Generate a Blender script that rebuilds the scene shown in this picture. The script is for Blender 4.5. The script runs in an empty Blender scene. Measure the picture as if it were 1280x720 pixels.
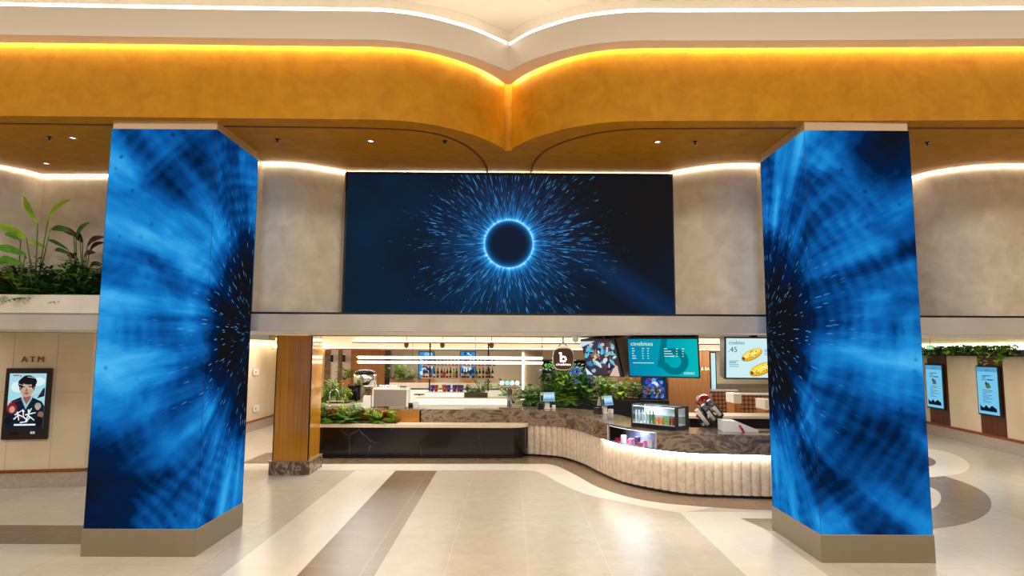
import bpy, bmesh, math, random
from mathutils import Vector, Matrix, Quaternion
R = math.radians
random.seed(7)
SC = bpy.context.scene
COL = SC.collection

# ------------------------------------------------------------------ camera, light, exposure
FPX = 780.0
PITCH, YAW, ROLL, CAMH = math.atan(77/780), R(-0.22), R(0.30), 2.4
CR = Matrix.Rotation(YAW, 3, 'Z') @ Matrix.Rotation(R(90)+PITCH, 3, 'X') @ Matrix.Rotation(ROLL, 3, 'Z')
cam_data = bpy.data.cameras.new('camera'); cam = bpy.data.objects.new('camera', cam_data); COL.objects.link(cam)
cam_data.sensor_width = 36.0; cam_data.lens = FPX/1280*36
cam_data.clip_start = .05; cam_data.clip_end = 200
cam.matrix_world = Matrix.Translation((0, 0, CAMH)) @ CR.to_4x4()
SC.camera = cam
SC.view_settings.view_transform = 'Standard'; SC.view_settings.look = 'None'
SC.view_settings.gamma = 1.0; SC.view_settings.exposure = 0.0
SC.view_settings.use_curve_mapping = False
SC.cycles.use_denoising = True
SC.cycles.max_bounces = 8
wd = bpy.data.worlds.new('world'); SC.world = wd; wd.use_nodes = True
wd.node_tree.nodes['Background'].inputs[0].default_value = (1, .86, .7, 1)
wd.node_tree.nodes['Background'].inputs[1].default_value = 0.25

WARM = (1, .80, .58); NEUT = (1, .95, .885)
def area(name, loc, sx, sy, power, col=NEUT, rot=(0, 0, 0)):
    l = bpy.data.lights.new(name, 'AREA'); l.shape = 'RECTANGLE'; l.size = sx; l.size_y = sy
    l.energy = power; l.color = col
    o = bpy.data.objects.new(name, l); o.location = loc; o.rotation_euler = rot; COL.objects.link(o); return o
# unseen fill lights added below the high foyer ceiling (over and behind the camera)
for x in (-7.5, -2.5, 2.5, 7.5):
    for y in (-3.0, 3.0):
        area('foyer_fill_light', (x, y, 6.85), 1.6, 1.6, 172, NEUT)
# area lights added under the low ceiling, some to brighten planting and fluted front
for x, y, s, p in ((-2.6, 13.2, 2.5, 62), (1.2, 12.6, 1.6, 26), (2.3, 14.9, 1.6, 34), (-3.6, 15.0, 1.0, 26), (3.4, 12.2, 2.0, 38), (-3, 17.3, 3, 55), (1.5, 17.3, 3, 55), (5, 17.0, 3, 55), (-6.2, 14.5, 1.6, 45), (-6.2, 18.5, 1.6, 45),
                   (8.6, 12.2, 2.0, 60), (2.3, 9.75, 1.8, 24), (-1.5, 9.75, 2.4, 20), (9.6, 16.0, 2, 50), (-10, 10.2, 1.2, 22), (-2, 20, 3, 40), (6, 20, 3, 40)):
    area('low_ceiling_fill', (x, y, 2.60 if y < 15 else 2.52), s, .5, p, NEUT)

def ray(x, y):
    return CR @ Vector(((x-640)/FPX, (360-y)/FPX, -1))
CAMP = Vector((0, 0, CAMH))
def G(x, y, z=0.0):
    d = ray(x, y); return CAMP + d*((z-CAMH)/d.z)
def W(x, y, Y):
    d = ray(x, y); return CAMP + d*(Y/d.y)
def RP(x, y, p0, n):
    d = ray(x, y); return CAMP + d*((p0-CAMP).dot(n)/d.dot(n))

# ------------------------------------------------------------------ materials
def lin(c):
    return tuple((v/255/12.92 if v/255 <= .04045 else ((v/255+.055)/1.055)**2.4) for v in c)
def newmat(name):
    m = bpy.data.materials.new(name); m.use_nodes = True
    return m, m.node_tree, m.node_tree.nodes['Principled BSDF']
def N(nt, t, **kw):
    n = nt.nodes.new(t)
    for k, v in kw.items():
        if k in n.inputs: n.inputs[k].default_value = v
        else: setattr(n, k, v)
    return n
def math_(nt, op, a, b=None, c=None, clamp=False):
    n = nt.nodes.new('ShaderNodeMath'); n.operation = op; n.use_clamp = clamp
    for i, v in enumerate((a, b, c)):
        if v is None: continue
        if isinstance(v, (int, float)): n.inputs[i].default_value = v
        else: nt.links.new(v, n.inputs[i])
    return n.outputs[0]
def ramp(nt, fac, stops, interp='LINEAR'):
    n = nt.nodes.new('ShaderNodeValToRGB'); cr = n.color_ramp; cr.interpolation = interp
    while len(cr.elements) < len(stops): cr.elements.new(.5)
    for e, (p, c) in zip(cr.elements, stops): e.position = p; e.color = (*c, 1)
    nt.links.new(fac, n.inputs[0]); return n.outputs[0]
def flat(name, rgb, rough=.5, metal=0, spec=.5, coat=0):
    m, nt, b = newmat(name)
    b.inputs['Base Color'].default_value = (*lin(rgb), 1); b.inputs['Roughness'].default_value = rough
    b.inputs['Metallic'].default_value = metal; b.inputs['Specular IOR Level'].default_value = spec
    b.inputs['Coat Weight'].default_value = coat
    return m
def mottled(name, a, b_, scale=3, rough=.6, detail=6, metal=0, bump=0, stretch=(1, 1, 1), spec=.5, lo=.3, hi=.7, dist=0):
    m, nt, b = newmat(name)
    tc = N(nt, 'ShaderNodeTexCoord'); mp = N(nt, 'ShaderNodeMapping'); mp.inputs['Scale'].default_value = stretch
    nt.links.new(tc.outputs['Object'], mp.inputs[0])
    no = N(nt, 'ShaderNodeTexNoise', Scale=scale, Detail=detail, Distortion=dist); nt.links.new(mp.outputs[0], no.inputs['Vector'])
    nt.links.new(ramp(nt, no.outputs['Fac'], [(lo, lin(a)), (hi, lin(b_))]), b.inputs['Base Color'])
    b.inputs['Roughness'].default_value = rough; b.inputs['Metallic'].default_value = metal
    b.inputs['Specular IOR Level'].default_value = spec
    if bump:
        bp = N(nt, 'ShaderNodeBump', Strength=bump, Distance=.01); nt.links.new(no.outputs['Fac'], bp.inputs['Height'])
        nt.links.new(bp.outputs[0], b.inputs['Normal'])
    return m
def emis(name, rgb, s=1.0):
    m = bpy.data.materials.new(name); m.use_nodes = True; nt = m.node_tree; nt.nodes.clear()
    e = N(nt, 'ShaderNodeEmission'); e.inputs[0].default_value = (*lin(rgb), 1); e.inputs[1].default_value = s
    o = N(nt, 'ShaderNodeOutputMaterial'); nt.links.new(e.outputs[0], o.inputs[0]); return m
def tile(name, a, b_, joint, w=.9, h=.9, rough=.25, js=.006, off=0.0):
    m, nt, b = newmat(name)
    tc = N(nt, 'ShaderNodeTexCoord')
    no = N(nt, 'ShaderNodeTexNoise', Scale=5.0, Detail=7, Roughness=.6); nt.links.new(tc.outputs['Object'], no.inputs['Vector'])
    c = ramp(nt, no.outputs['Fac'], [(.2, lin(a)), (.8, lin(b_))])
    br = N(nt, 'ShaderNodeTexBrick'); br.offset = off
    for k, v in (('Scale', 1.0), ('Mortar Size', js), ('Mortar Smooth', .1), ('Brick Width', w), ('Row Height', h), ('Bias', 0)): br.inputs[k].default_value = v
    br.inputs['Color1'].default_value = (1, 1, 1, 1); br.inputs['Color2'].default_value = (.95, .95, .95, 1)
    mp = N(nt, 'ShaderNodeMapping'); mp.inputs['Location'].default_value = (-.22+.9*20, 18, 0)
    nt.links.new(tc.outputs['Object'], mp.inputs[0]); nt.links.new(mp.outputs[0], br.inputs['Vector'])
    mx = N(nt, 'ShaderNodeMix', data_type='RGBA', blend_type='MULTIPLY'); mx.inputs[0].default_value = 1
    nt.links.new(c, mx.inputs[6]); nt.links.new(br.outputs['Color'], mx.inputs[7])
    br.inputs['Mortar'].default_value = (*[j for j in joint], 1)
    nt.links.new(mx.outputs[2], b.inputs['Base Color'])
    b.inputs['Roughness'].default_value = rough; b.inputs['Specular IOR Level'].default_value = .42
    return m
def marble(name, base, mid, vein, scale=2.0, rough=.12, w=(.42, .5, .56), stretch=(1, 1, 1)):
    m, nt, b = newmat(name)
    tc = N(nt, 'ShaderNodeTexCoord'); mp = N(nt, 'ShaderNodeMapping'); mp.inputs['Scale'].default_value = stretch
    mp.inputs['Rotation'].default_value = (0, .6, .4)
    nt.links.new(tc.outputs['Object'], mp.inputs[0])
    no = N(nt, 'ShaderNodeTexNoise', Scale=scale, Detail=8, Roughness=.6, Distortion=1.6); nt.links.new(mp.outputs[0], no.inputs['Vector'])
    c1 = ramp(nt, no.outputs['Fac'], [(.3, lin(base)), (w[0], lin(mid)), (w[1], lin(vein)), (w[2], lin(mid)), (.75, lin(base))])
    nt.links.new(c1, b.inputs['Base Color']); b.inputs['Roughness'].default_value = rough
    return m
def wood(name, a, b_, rough=.4, freq=26, axis='Z', metal=0, coat=0):
    m, nt, b = newmat(name)
    tc = N(nt, 'ShaderNodeTexCoord'); mp = N(nt, 'ShaderNodeMapping')
    s = {'Z': (freq, freq, .7), 'X': (.7, freq, freq), 'Y': (freq, .7, freq)}[axis]
    mp.inputs['Scale'].default_value = s
    nt.links.new(tc.outputs['Object'], mp.inputs[0])
    no = N(nt, 'ShaderNodeTexNoise', Scale=1.0, Detail=4, Distortion=.2); nt.links.new(mp.outputs[0], no.inputs['Vector'])
    nt.links.new(ramp(nt, no.outputs['Fac'], [(.32, lin(a)), (.68, lin(b_))]), b.inputs['Base Color'])
    b.inputs['Roughness'].default_value = rough; b.inputs['Metallic'].default_value = metal; b.inputs['Coat Weight'].default_value = coat
    return m

M_WHITE = flat('white_paint', (232, 224, 212), .7)
M_ORANGE = mottled('ochre_stucco', (170, 112, 10), (192, 136, 22), 5, .55, 9, bump=.15, lo=.25, hi=.75, dist=.6, spec=.15)
M_GROOVE = flat('groove_brown', (110, 66, 20), .6)
M_PLASTER = mottled('beige_plaster', (200, 188, 166), (222, 212, 193), 4, .5, 9, bump=.08, dist=.5)
M_FASCIA = mottled('grey_plaster', (186, 178, 168), (202, 195, 186), 2, .5, 6)
M_PLANTERW = mottled('cream_planter_plaster', (226, 216, 198), (240, 232, 216), 3, .5, 6)
M_LOWCEIL = flat('low_ceiling_paint', (236, 230, 220), .6)
M_CREAM = mottled('cream_wall_panel', (214, 196, 164), (228, 212, 182), 1.2, .55, 4)
M_SKIRT = mottled('grey_stone_skirting', (168, 156, 142), (190, 178, 164), 20, .4, 8)
M_REDWOOD = wood('red_brown_timber', (120, 60, 26), (158, 86, 40), .4, 20, 'X')
M_DARKWOOD = wood('dark_walnut', (70, 34, 20), (104, 54, 32), .4, 30, 'Z')
M_OAK = wood('golden_oak', (150, 92, 40), (196, 130, 66), .35, 34, 'Z')
M_BRASS = wood('brass_laminate', (172, 108, 10), (212, 150, 34), .14, 110, 'Z', metal=.15, coat=.5)
M_BRASSPANEL = flat('polished_brass_panel', (205, 142, 66), .22, .75)
M_LEDW = emis('led_warm', (255, 240, 214), 17)
M_LEDG = emis('led_gold', (255, 236, 196), 60)
M_LEDN = emis('led_neutral', (255, 243, 224), 11)
M_LEDT = emis('led_tray', (255, 234, 196), 9)
M_LEDK = emis('led_cornice', (255, 241, 220), 9)
M_LEDC = emis('led_cool', (225, 242, 255), 3)
M_BLACK = flat('black_satin', (14, 14, 16), .35)
M_BLACKM = flat('black_metal', (26, 26, 28), .3, .6)
M_GREY = flat('grey_metal', (150, 146, 140), .35, .8)
M_CHROME = flat('chrome', (215, 212, 208), .12, 1)
M_STEEL = flat('brushed_champagne_metal', (146, 133, 112), .36, .35)
M_WPLAS = flat('white_plastic', (236, 234, 230), .35)
M_DMARB = None
T_BASE = tile('floor_tile_greige', (196, 186, 170), (210, 200, 185), (.86, .84, .8), .9, 1.8, .27)
T_MID = tile('floor_tile_sand', (186, 173, 155), (202, 190, 173), (1.1, 1.1, 1.1), .9, 1.8, .27)
T_WHITE = tile('floor_tile_cream', (228, 218, 202), (239, 231, 217), (.93, .93, .93), .9, 1.8, .27)
T_DARK = tile('floor_tile_taupe', (118, 97, 76), (136, 114, 91), (1.6, 1.6, 1.6), .9, .6, .27, .005)
M_BMARB = marble('brown_marble', (66, 53, 43), (98, 82, 68), (150, 130, 110), 2.1, .14, (.42, .52, .58), (1, 1, 2.2))
M_COLMARB = marble('column_brown_marble', (66, 52, 44), (96, 78, 66), (170, 150, 128), 3, .14)
M_RIB = mottled('fluted_travertine', (208, 190, 166), (234, 220, 200), 12, .6, 8, bump=.1)
M_LEDGE = mottled('beige_stone_ledge', (214, 196, 168), (228, 212, 186), 14, .35, 6)

# black marble with thin white veins
def black_marble():
    m, nt, b = newmat('black_marble_veined')
    tc = N(nt, 'ShaderNodeTexCoord')
    no = N(nt, 'ShaderNodeTexNoise', Scale=.9, Detail=5, Distortion=.4); nt.links.new(tc.outputs['Object'], no.inputs['Vector'])
    mp = N(nt, 'ShaderNodeMapping'); mp.inputs['Rotation'].default_value = (0, .75, 0); mp.inputs['Scale'].default_value = (1, 1, .35)
    mx = N(nt, 'ShaderNodeMix', data_type='RGBA'); mx.inputs[0].default_value = .25
    nt.links.new(tc.outputs['Object'], mx.inputs[6]); nt.links.new(no.outputs['Color'], mx.inputs[7]); nt.links.new(mx.outputs[2], mp.inputs[0])
    v = N(nt, 'ShaderNodeTexVoronoi', Scale=1.1, feature='DISTANCE_TO_EDGE'); nt.links.new(mp.outputs[0], v.inputs['Vector'])
    n2 = N(nt, 'ShaderNodeTexNoise', Scale=1.7, Detail=2); nt.links.new(tc.outputs['Object'], n2.inputs['Vector'])
    ln = math_(nt, 'SUBTRACT', 1, math_(nt, 'DIVIDE', v.outputs['Distance'], .006), clamp=True)
    f = math_(nt, 'MULTIPLY', ln, math_(nt, 'MULTIPLY', math_(nt, 'SUBTRACT', n2.outputs['Fac'], .47), 6, clamp=True))
    nt.links.new(ramp(nt, f, [(0, lin((10, 9, 9))), (1, lin((92, 86, 80)))]), b.inputs['Base Color'])
    b.inputs['Roughness'].default_value = .16; return m
M_DMARB = black_marble()

def glass(name, tint=(1, 1, 1), rough=.02, alpha=.12):
    m = bpy.data.materials.new(name); m.use_nodes = True; nt = m.node_tree; nt.nodes.clear()
    t = N(nt, 'ShaderNodeBsdfTransparent'); t.inputs[0].default_value = (*tint, 1)
    g = N(nt, 'ShaderNodeBsdfGlossy', Roughness=rough)
    mx = N(nt, 'ShaderNodeMixShader'); mx.inputs[0].default_value = alpha
    o = N(nt, 'ShaderNodeOutputMaterial')
    nt.links.new(t.outputs[0], mx.inputs[1]); nt.links.new(g.outputs[0], mx.inputs[2]); nt.links.new(mx.outputs[0], o.inputs[0]); return m
M_GLASS = glass('clear_glass', (.96, .98, .98), .02, .08)
M_HOPPER = glass('smoky_hopper_glass', (.6, .5, .45), .05, .2)

# ---- animated-looking LED wall pictures: what the screens give off
def polar(nt, sep):
    u, v = sep.outputs[0], sep.outputs[1]
    r = math_(nt, 'SQRT', math_(nt, 'ADD', math_(nt, 'MULTIPLY', u, u), math_(nt, 'MULTIPLY', v, v)))
    rr = math_(nt, 'MAXIMUM', r, .001)
    return u, v, r, math_(nt, 'DIVIDE', u, rr), math_(nt, 'DIVIDE', v, rr)
def comb(nt, a, b, c):
    n = nt.nodes.new('ShaderNodeCombineXYZ')
    for i, v in enumerate((a, b, c)):
        if isinstance(v, (int, float)): n.inputs[i].default_value = v
        else: nt.links.new(v, n.inputs[i])
    return n.outputs[0]
def mixc(nt, fac, a, b, mode='MIX'):
    n = N(nt, 'ShaderNodeMix', data_type='RGBA', blend_type=mode)
    for i, v in ((0, fac), (6, a), (7, b)):
        if isinstance(v, (int, float)): n.inputs[i].default_value = v
        elif isinstance(v, tuple): n.inputs[i].default_value = (*v, 1)
        else: nt.links.new(v, n.inputs[i])
    return n.outputs[2]
def sparks(nt, cs, sn, r, k, m, thr, size, seed):
    vec = comb(nt, math_(nt, 'MULTIPLY', cs, k), math_(nt, 'MULTIPLY', sn, k), math_(nt, 'MULTIPLY_ADD', r, m, seed))
    v = N(nt, 'ShaderNodeTexVoronoi', Scale=1.0); nt.links.new(vec, v.inputs['Vector'])
    sp = N(nt, 'ShaderNodeSeparateColor'); nt.links.new(v.outputs['Color'], sp.inputs[0])
    on = math_(nt, 'GREATER_THAN', sp.outputs[0], thr)
    d = math_(nt, 'SUBTRACT', 1, math_(nt, 'DIVIDE', v.outputs['Distance'], size), clamp=True)
    return math_(nt, 'MULTIPLY', on, math_(nt, 'MULTIPLY', d, 2.0, clamp=True))
def swirl_mat(name, seed, dark_pt, bright):
    m = bpy.data.materials.new(name); m.use_nodes = True; nt = m.node_tree; nt.nodes.clear()
    uv = N(nt, 'ShaderNodeUVMap'); sep = N(nt, 'ShaderNodeSeparateXYZ'); nt.links.new(uv.outputs[0], sep.inputs[0])
    u, v, r, cs, sn = polar(nt, sep)
    vec = comb(nt, math_(nt, 'MULTIPLY', cs, 3.0), math_(nt, 'MULTIPLY', sn, 3.0), math_(nt, 'MULTIPLY_ADD', r, .30, seed))
    n1 = N(nt, 'ShaderNodeTexNoise', Scale=1.3, Detail=6, Roughness=.52, Distortion=.25); nt.links.new(vec, n1.inputs['Vector'])
    v2 = comb(nt, math_(nt, 'ADD', u, seed*3.1), v, seed)
    n2 = N(nt, 'ShaderNodeTexNoise', Scale=1.05, Detail=4, Roughness=.5, Distortion=.5); nt.links.new(v2, n2.inputs['Vector'])
    vec3 = comb(nt, math_(nt, 'MULTIPLY', cs, 9), math_(nt, 'MULTIPLY', sn, 9), math_(nt, 'MULTIPLY_ADD', r, .5, seed+5))
    n3 = N(nt, 'ShaderNodeTexNoise', Scale=1.2, Detail=3); nt.links.new(vec3, n3.inputs['Vector'])
    rip = math_(nt, 'MULTIPLY', math_(nt, 'SINE', math_(nt, 'MULTIPLY_ADD', r, 38, math_(nt, 'MULTIPLY', n2.outputs['Fac'], 16))), math_(nt, 'MULTIPLY', math_(nt, 'MULTIPLY', math_(nt, 'SUBTRACT', .56, n1.outputs['Fac']), 6, clamp=True), .028))
    f = math_(nt, 'ADD', math_(nt, 'MULTIPLY', math_(nt, 'SUBTRACT', n1.outputs['Fac'], .5), .86), math_(nt, 'MULTIPLY_ADD', math_(nt, 'SUBTRACT', n2.outputs['Fac'], .5), .60, .525))
    f = math_(nt, 'ADD', f, math_(nt, 'MULTIPLY', math_(nt, 'SUBTRACT', n3.outputs['Fac'], .5), .22))
    f = math_(nt, 'ADD', f, rip)
    # dark core around the burst's centre
    core = math_(nt, 'MULTIPLY', math_(nt, 'SUBTRACT', 1, math_(nt, 'DIVIDE', math_(nt, 'SUBTRACT', r, .72), .85), clamp=True), .50)
    f = math_(nt, 'SUBTRACT', f, core)
    vd = math_(nt, 'SQRT', math_(nt, 'ADD', math_(nt, 'POWER', math_(nt, 'SUBTRACT', u, dark_pt[0]), 2), math_(nt, 'POWER', math_(nt, 'SUBTRACT', v, dark_pt[1]), 2)))
    f = math_(nt, 'SUBTRACT', f, math_(nt, 'MULTIPLY', math_(nt, 'SUBTRACT', 1, math_(nt, 'DIVIDE', vd, 1.0), clamp=True), .30))
    f = math_(nt, 'ADD', f, bright)
    c = ramp(nt, f, [(.14, (.006, .007, .010)), (.36, (.001, .014, .06)), (.46, (.002, .048, .20)), (.57, (.004, .125, .43)), (.68, (.012, .27, .70)), (.82, (.07, .50, .92))])
    s1 = sparks(nt, cs, sn, r, 58, 6.5, .80, .34, seed)
    fall = math_(nt, 'SUBTRACT', 1, math_(nt, 'DIVIDE', r, 2.2), clamp=True)
    c = mixc(nt, math_(nt, 'MULTIPLY', s1, math_(nt, 'MULTIPLY', fall, 1.8, clamp=True)), c, (.10, .42, .90))
    # small dark specks
    vo = N(nt, 'ShaderNodeTexVoronoi', Scale=7.0); nt.links.new(v2, vo.inputs['Vector'])
    sp = N(nt, 'ShaderNodeSeparateColor'); nt.links.new(vo.outputs['Color'], sp.inputs[0])
    spk = math_(nt, 'MULTIPLY', math_(nt, 'GREATER_THAN', sp.outputs[1], .72), math_(nt, 'SUBTRACT', 1, math_(nt, 'DIVIDE', vo.outputs['Distance'], .26), clamp=True))
    spk = math_(nt, 'MULTIPLY', spk, math_(nt, 'MULTIPLY', math_(nt, 'SUBTRACT', r, 1.9), .9, clamp=True))
    c = mixc(nt, spk, c, (.0, .012, .05))
    e = N(nt, 'ShaderNodeEmission'); nt.links.new(c, e.inputs[0]); e.inputs[1].default_value = .95
    o = N(nt, 'ShaderNodeOutputMaterial'); nt.links.new(e.outputs[0], o.inputs[0]); return m
M_SWL = swirl_mat('led_picture_blue_swirl', 1.7, (2.6, -1.9), .035)
M_SWR = swirl_mat('led_picture_blue_burst', 8.4, (2.5, 2.35), .05)
def eclipse_mat():
    m = bpy.data.materials.new('led_picture_eclipse'); m.use_nodes = True; nt = m.node_tree; nt.nodes.clear()
    uv = N(nt, 'ShaderNodeUVMap'); sep = N(nt, 'ShaderNodeSeparateXYZ'); nt.links.new(uv.outputs[0], sep.inputs[0])
    u, v, r, cs, sn = polar(nt, sep)
    r0 = .375
    n1 = N(nt, 'ShaderNodeTexNoise', Scale=.55, Detail=3); nt.links.new(uv.outputs[0], n1.inputs['Vector'])
    g = math_(nt, 'SUBTRACT', n1.outputs['Fac'], math_(nt, 'MULTIPLY', math_(nt, 'ADD', math_(nt, 'MULTIPLY', u, .1), math_(nt, 'MULTIPLY', v, .13)), 1))
    bg = ramp(nt, g, [(.25, (.0095, .0085, .009)), (.55, (.006, .011, .021)), (.8, (.005, .020, .046))])
    # beam to the lower right
    bd = math_(nt, 'ABSOLUTE', math_(nt, 'ADD', math_(nt, 'MULTIPLY', math_(nt, 'SUBTRACT', u, 1.1), .55), math_(nt, 'MULTIPLY', math_(nt, 'ADD', v, .15), .83)))
    bm_ = math_(nt, 'MULTIPLY', math_(nt, 'SUBTRACT', 1, math_(nt, 'DIVIDE', bd, .30), clamp=True), math_(nt, 'MULTIPLY', math_(nt, 'SUBTRACT', u, .9), 1.5, clamp=True))
    bg = mixc(nt, math_(nt, 'MULTIPLY', bm_, .55), bg, (.006, .04, .13))
    vec = comb(nt, math_(nt, 'MULTIPLY', cs, 16), math_(nt, 'MULTIPLY', sn, 16), math_(nt, 'MULTIPLY', r, 1.6))
    n2 = N(nt, 'ShaderNodeTexNoise', Scale=1.0, Detail=4, Roughness=.7); nt.links.new(vec, n2.inputs['Vector'])
    out = math_(nt, 'SUBTRACT', r, r0)
    outp = math_(nt, 'MAXIMUM', out, 0.0)
    glow = math_(nt, 'EXPONENT', math_(nt, 'MULTIPLY', outp, -3.9))
    st = math_(nt, 'MULTIPLY', math_(nt, 'SUBTRACT', n2.outputs['Fac'], .30), 2.6, clamp=True)
    inn = math_(nt, 'EXPONENT', math_(nt, 'MULTIPLY', math_(nt, 'MAXIMUM', math_(nt, 'MULTIPLY', out, -1), 0), -26))
    isout = math_(nt, 'GREATER_THAN', out, 0)
    go = math_(nt, 'MULTIPLY', glow, math_(nt, 'MULTIPLY_ADD', math_(nt, 'EXPONENT', math_(nt, 'MULTIPLY', outp, -22)), 1, st), None)
    val = math_(nt, 'ADD', math_(nt, 'MULTIPLY', go, isout), math_(nt, 'MULTIPLY', math_(nt, 'MULTIPLY', inn, .95), math_(nt, 'SUBTRACT', 1, isout)))
    gc = ramp(nt, math_(nt, 'MULTIPLY', val, .72), [(0, (0, 0, 0)), (.25, (.004, .06, .20)), (.5, (.01, .24, .68)), (.78, (.08, .55, 1)), (1, (.55, .88, 1))])
    c = mixc(nt, 1.0, bg, gc, 'ADD')
    nf = N(nt, 'ShaderNodeTexNoise', Scale=1.0, Detail=3, Roughness=.8); nt.links.new(comb(nt, math_(nt, 'MULTIPLY', cs, 9), math_(nt, 'MULTIPLY', sn, 9), math_(nt, 'MULTIPLY', r, 5)), nf.inputs['Vector'])
    fall = math_(nt, 'MULTIPLY', math_(nt, 'ADD', math_(nt, 'MULTIPLY', math_(nt, 'SUBTRACT', nf.outputs['Fac'], .5), 2.2), math_(nt, 'SUBTRACT', .85, math_(nt, 'DIVIDE', math_(nt, 'SUBTRACT', r, .35), 1.35)), clamp=True), isout)
    n3 = N(nt, 'ShaderNodeTexNoise', Scale=1.3); nt.links.new(comb(nt, math_(nt, 'MULTIPLY', cs, 2), math_(nt, 'MULTIPLY', sn, 2), 4.0), n3.inputs['Vector'])
    for k, mm, th, sz, sd, cc in ((46, 3.0, .74, .36, 2.3, (.05, .36, .85)), (62, 3.6, .70, .36, 7.7, (.02, .22, .62)), (84, 7.0, .76, .38, 15.1, (.12, .50, .98))):
        s = sparks(nt, cs, sn, r, k, mm, th, sz, sd)
        c = mixc(nt, math_(nt, 'MULTIPLY', s, math_(nt, 'MULTIPLY', fall, 1.5, clamp=True)), c, cc)
    core = math_(nt, 'SUBTRACT', 1, math_(nt, 'DIVIDE', r, r0-.06), clamp=True)
    c = mixc(nt, math_(nt, 'MULTIPLY', core, 3, clamp=True), c, (.008, .014, .035))
    e = N(nt, 'ShaderNodeEmission'); nt.links.new(c, e.inputs[0]); e.inputs[1].default_value = 1
    o = N(nt, 'ShaderNodeOutputMaterial'); nt.links.new(e.outputs[0], o.inputs[0]); return m
M_ECL = eclipse_mat()

# ------------------------------------------------------------------ mesh builder
def ortho(d):
    d = d.normalized(); a = Vector((0, 0, 1)) if abs(d.z) < .9 else Vector((1, 0, 0))
    s = d.cross(a).normalized(); return s, s.cross(d).normalized()
class MB:
    def __init__(s, mat=None):
        s.bm = bmesh.new(); s.mats = []; s.i = 0; s.uv = None; s.T = None
        if mat: s.use(mat)
    def use(s, mat):
        if mat not in s.mats: s.mats.append(mat)
        s.i = s.mats.index(mat); return s
    def v(s, p):
        p = Vector(p)
        if s.T is not None: p = s.T @ p
        return s.bm.verts.new(p)
    def face(s, pts, smooth=False):
        try: f = s.bm.faces.new([s.v(p) for p in pts])
        except ValueError: return None
        f.material_index = s.i; f.smooth = smooth; return f
    def grid(s, rows, smooth=True, closed=False, ends=False):
        vs = [[s.v(p) for p in r] for r in rows]; n = len(rows[0])
        for a, b in zip(vs, vs[1:]):
            for k in range(n if closed else n-1):
                f = s.bm.faces.new((a[k], a[(k+1) % n], b[(k+1) % n], b[k])); f.material_index = s.i; f.smooth = smooth
        if ends:
            for r in (vs[0], vs[-1]):
                f = s.bm.faces.new(r); f.material_index = s.i
        return s
    def box(s, a, b, bev=0):
        x0, x1 = sorted((a[0], b[0])); y0, y1 = sorted((a[1], b[1])); z0, z1 = sorted((a[2], b[2]))
        if bev:
            def ring(z, e):
                return [(x0+e, y0+bev, z), (x0+bev, y0+e, z), (x1-bev, y0+e, z), (x1-e, y0+bev, z), (x1-e, y1-bev, z), (x1-bev, y1-e, z), (x0+bev, y1-e, z), (x0+e, y1-bev, z)]
            return s.grid([ring(z0, bev*.6), ring(z0+bev, 0), ring(z1-bev, 0), ring(z1, bev*.6)], smooth=False, closed=True, ends=True)
        c = [(x0, y0), (x1, y0), (x1, y1), (x0, y1)]
        return s.grid([[(x, y, z0) for x, y in c], [(x, y, z1) for x, y in c]], smooth=False, closed=True, ends=True)
    def prism(s, poly, z0, z1, top=None):
        top = top or poly
        return s.grid([[(x, y, z0) for x, y in poly], [(x, y, z1) for x, y in top]], smooth=False, closed=True, ends=True)
    def lathe(s, prof, c=(0, 0, 0), n=14, smooth=True, axis='Z'):
        rows = []
        for r, z in prof:
            row = []
            for k in range(n):
                a = 2*math.pi*k/n; x, y = max(r, .0004)*math.cos(a), max(r, .0004)*math.sin(a)
                p = {'Z': (x, y, z), 'Y': (x, z, y), 'X': (z, x, y)}[axis]
                row.append((c[0]+p[0], c[1]+p[1], c[2]+p[2]))
            rows.append(row)
        return s.grid(rows, smooth, True, True)
    def tube(s, path, r, n=8, r1=None):
        path = [Vector(p) for p in path]; rows = []
        for i, p in enumerate(path):
            d = (path[min(i+1, len(path)-1)]-path[max(i-1, 0)])
            a, b = ortho(d); rr = r if r1 is None else r+(r1-r)*i/(len(path)-1)
            rows.append([p+a*rr*math.cos(2*math.pi*k/n)+b*rr*math.sin(2*math.pi*k/n) for k in range(n)])
        return s.grid(rows, True, True, True)
    def ribbon(s, path, z0, z1, smooth=True, thick=0, sx=0, sy=1):
        a = [[(p[0], p[1], z0) for p in path], [(p[0], p[1], z1) for p in path]]
        return s.grid(a, smooth)
    def band(s, pa, pb, z0, z1):
        """solid between two plan curves of equal length, from z0 to z1"""
        loop = lambda i: [(pa[i][0], pa[i][1], z0), (pa[i][0], pa[i][1], z1), (pb[i][0], pb[i][1], z1), (pb[i][0], pb[i][1], z0)]
        return s.grid([loop(i) for i in range(len(pa))], False, True, True)
    def build(s, name, parent=None, world=False, kind=None, recalc=True):
        me = bpy.data.meshes.new(name)
        if recalc: bmesh.ops.recalc_face_normals(s.bm, faces=s.bm.faces)
        if world and parent is not None:
            s.bm.transform(wm(parent).inverted())
        s.bm.to_mesh(me); s.bm.free()
        for m in s.mats: me.materials.append(m)
        o = bpy.data.objects.new(name, me); COL.objects.link(o)
        if parent is not None: o.parent = parent
        if kind: o['kind'] = kind
        return o
def wm(o):
    m = Matrix.Translation(o.location) @ o.rotation_euler.to_matrix().to_4x4()
    return wm(o.parent) @ m if o.parent else m
def tag(o, label, cat, group=None):
    o['label'] = label; o['category'] = cat
    if group: o['group'] = group
    return o
def thing(name, label, cat, loc=(0, 0, 0), rz=0, group=None):
    o = bpy.data.objects.new(name, None); COL.objects.link(o); o.empty_display_size = .1
    o.location = loc; o.rotation_euler = (0, 0, rz); return tag(o, label, cat, group)
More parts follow.
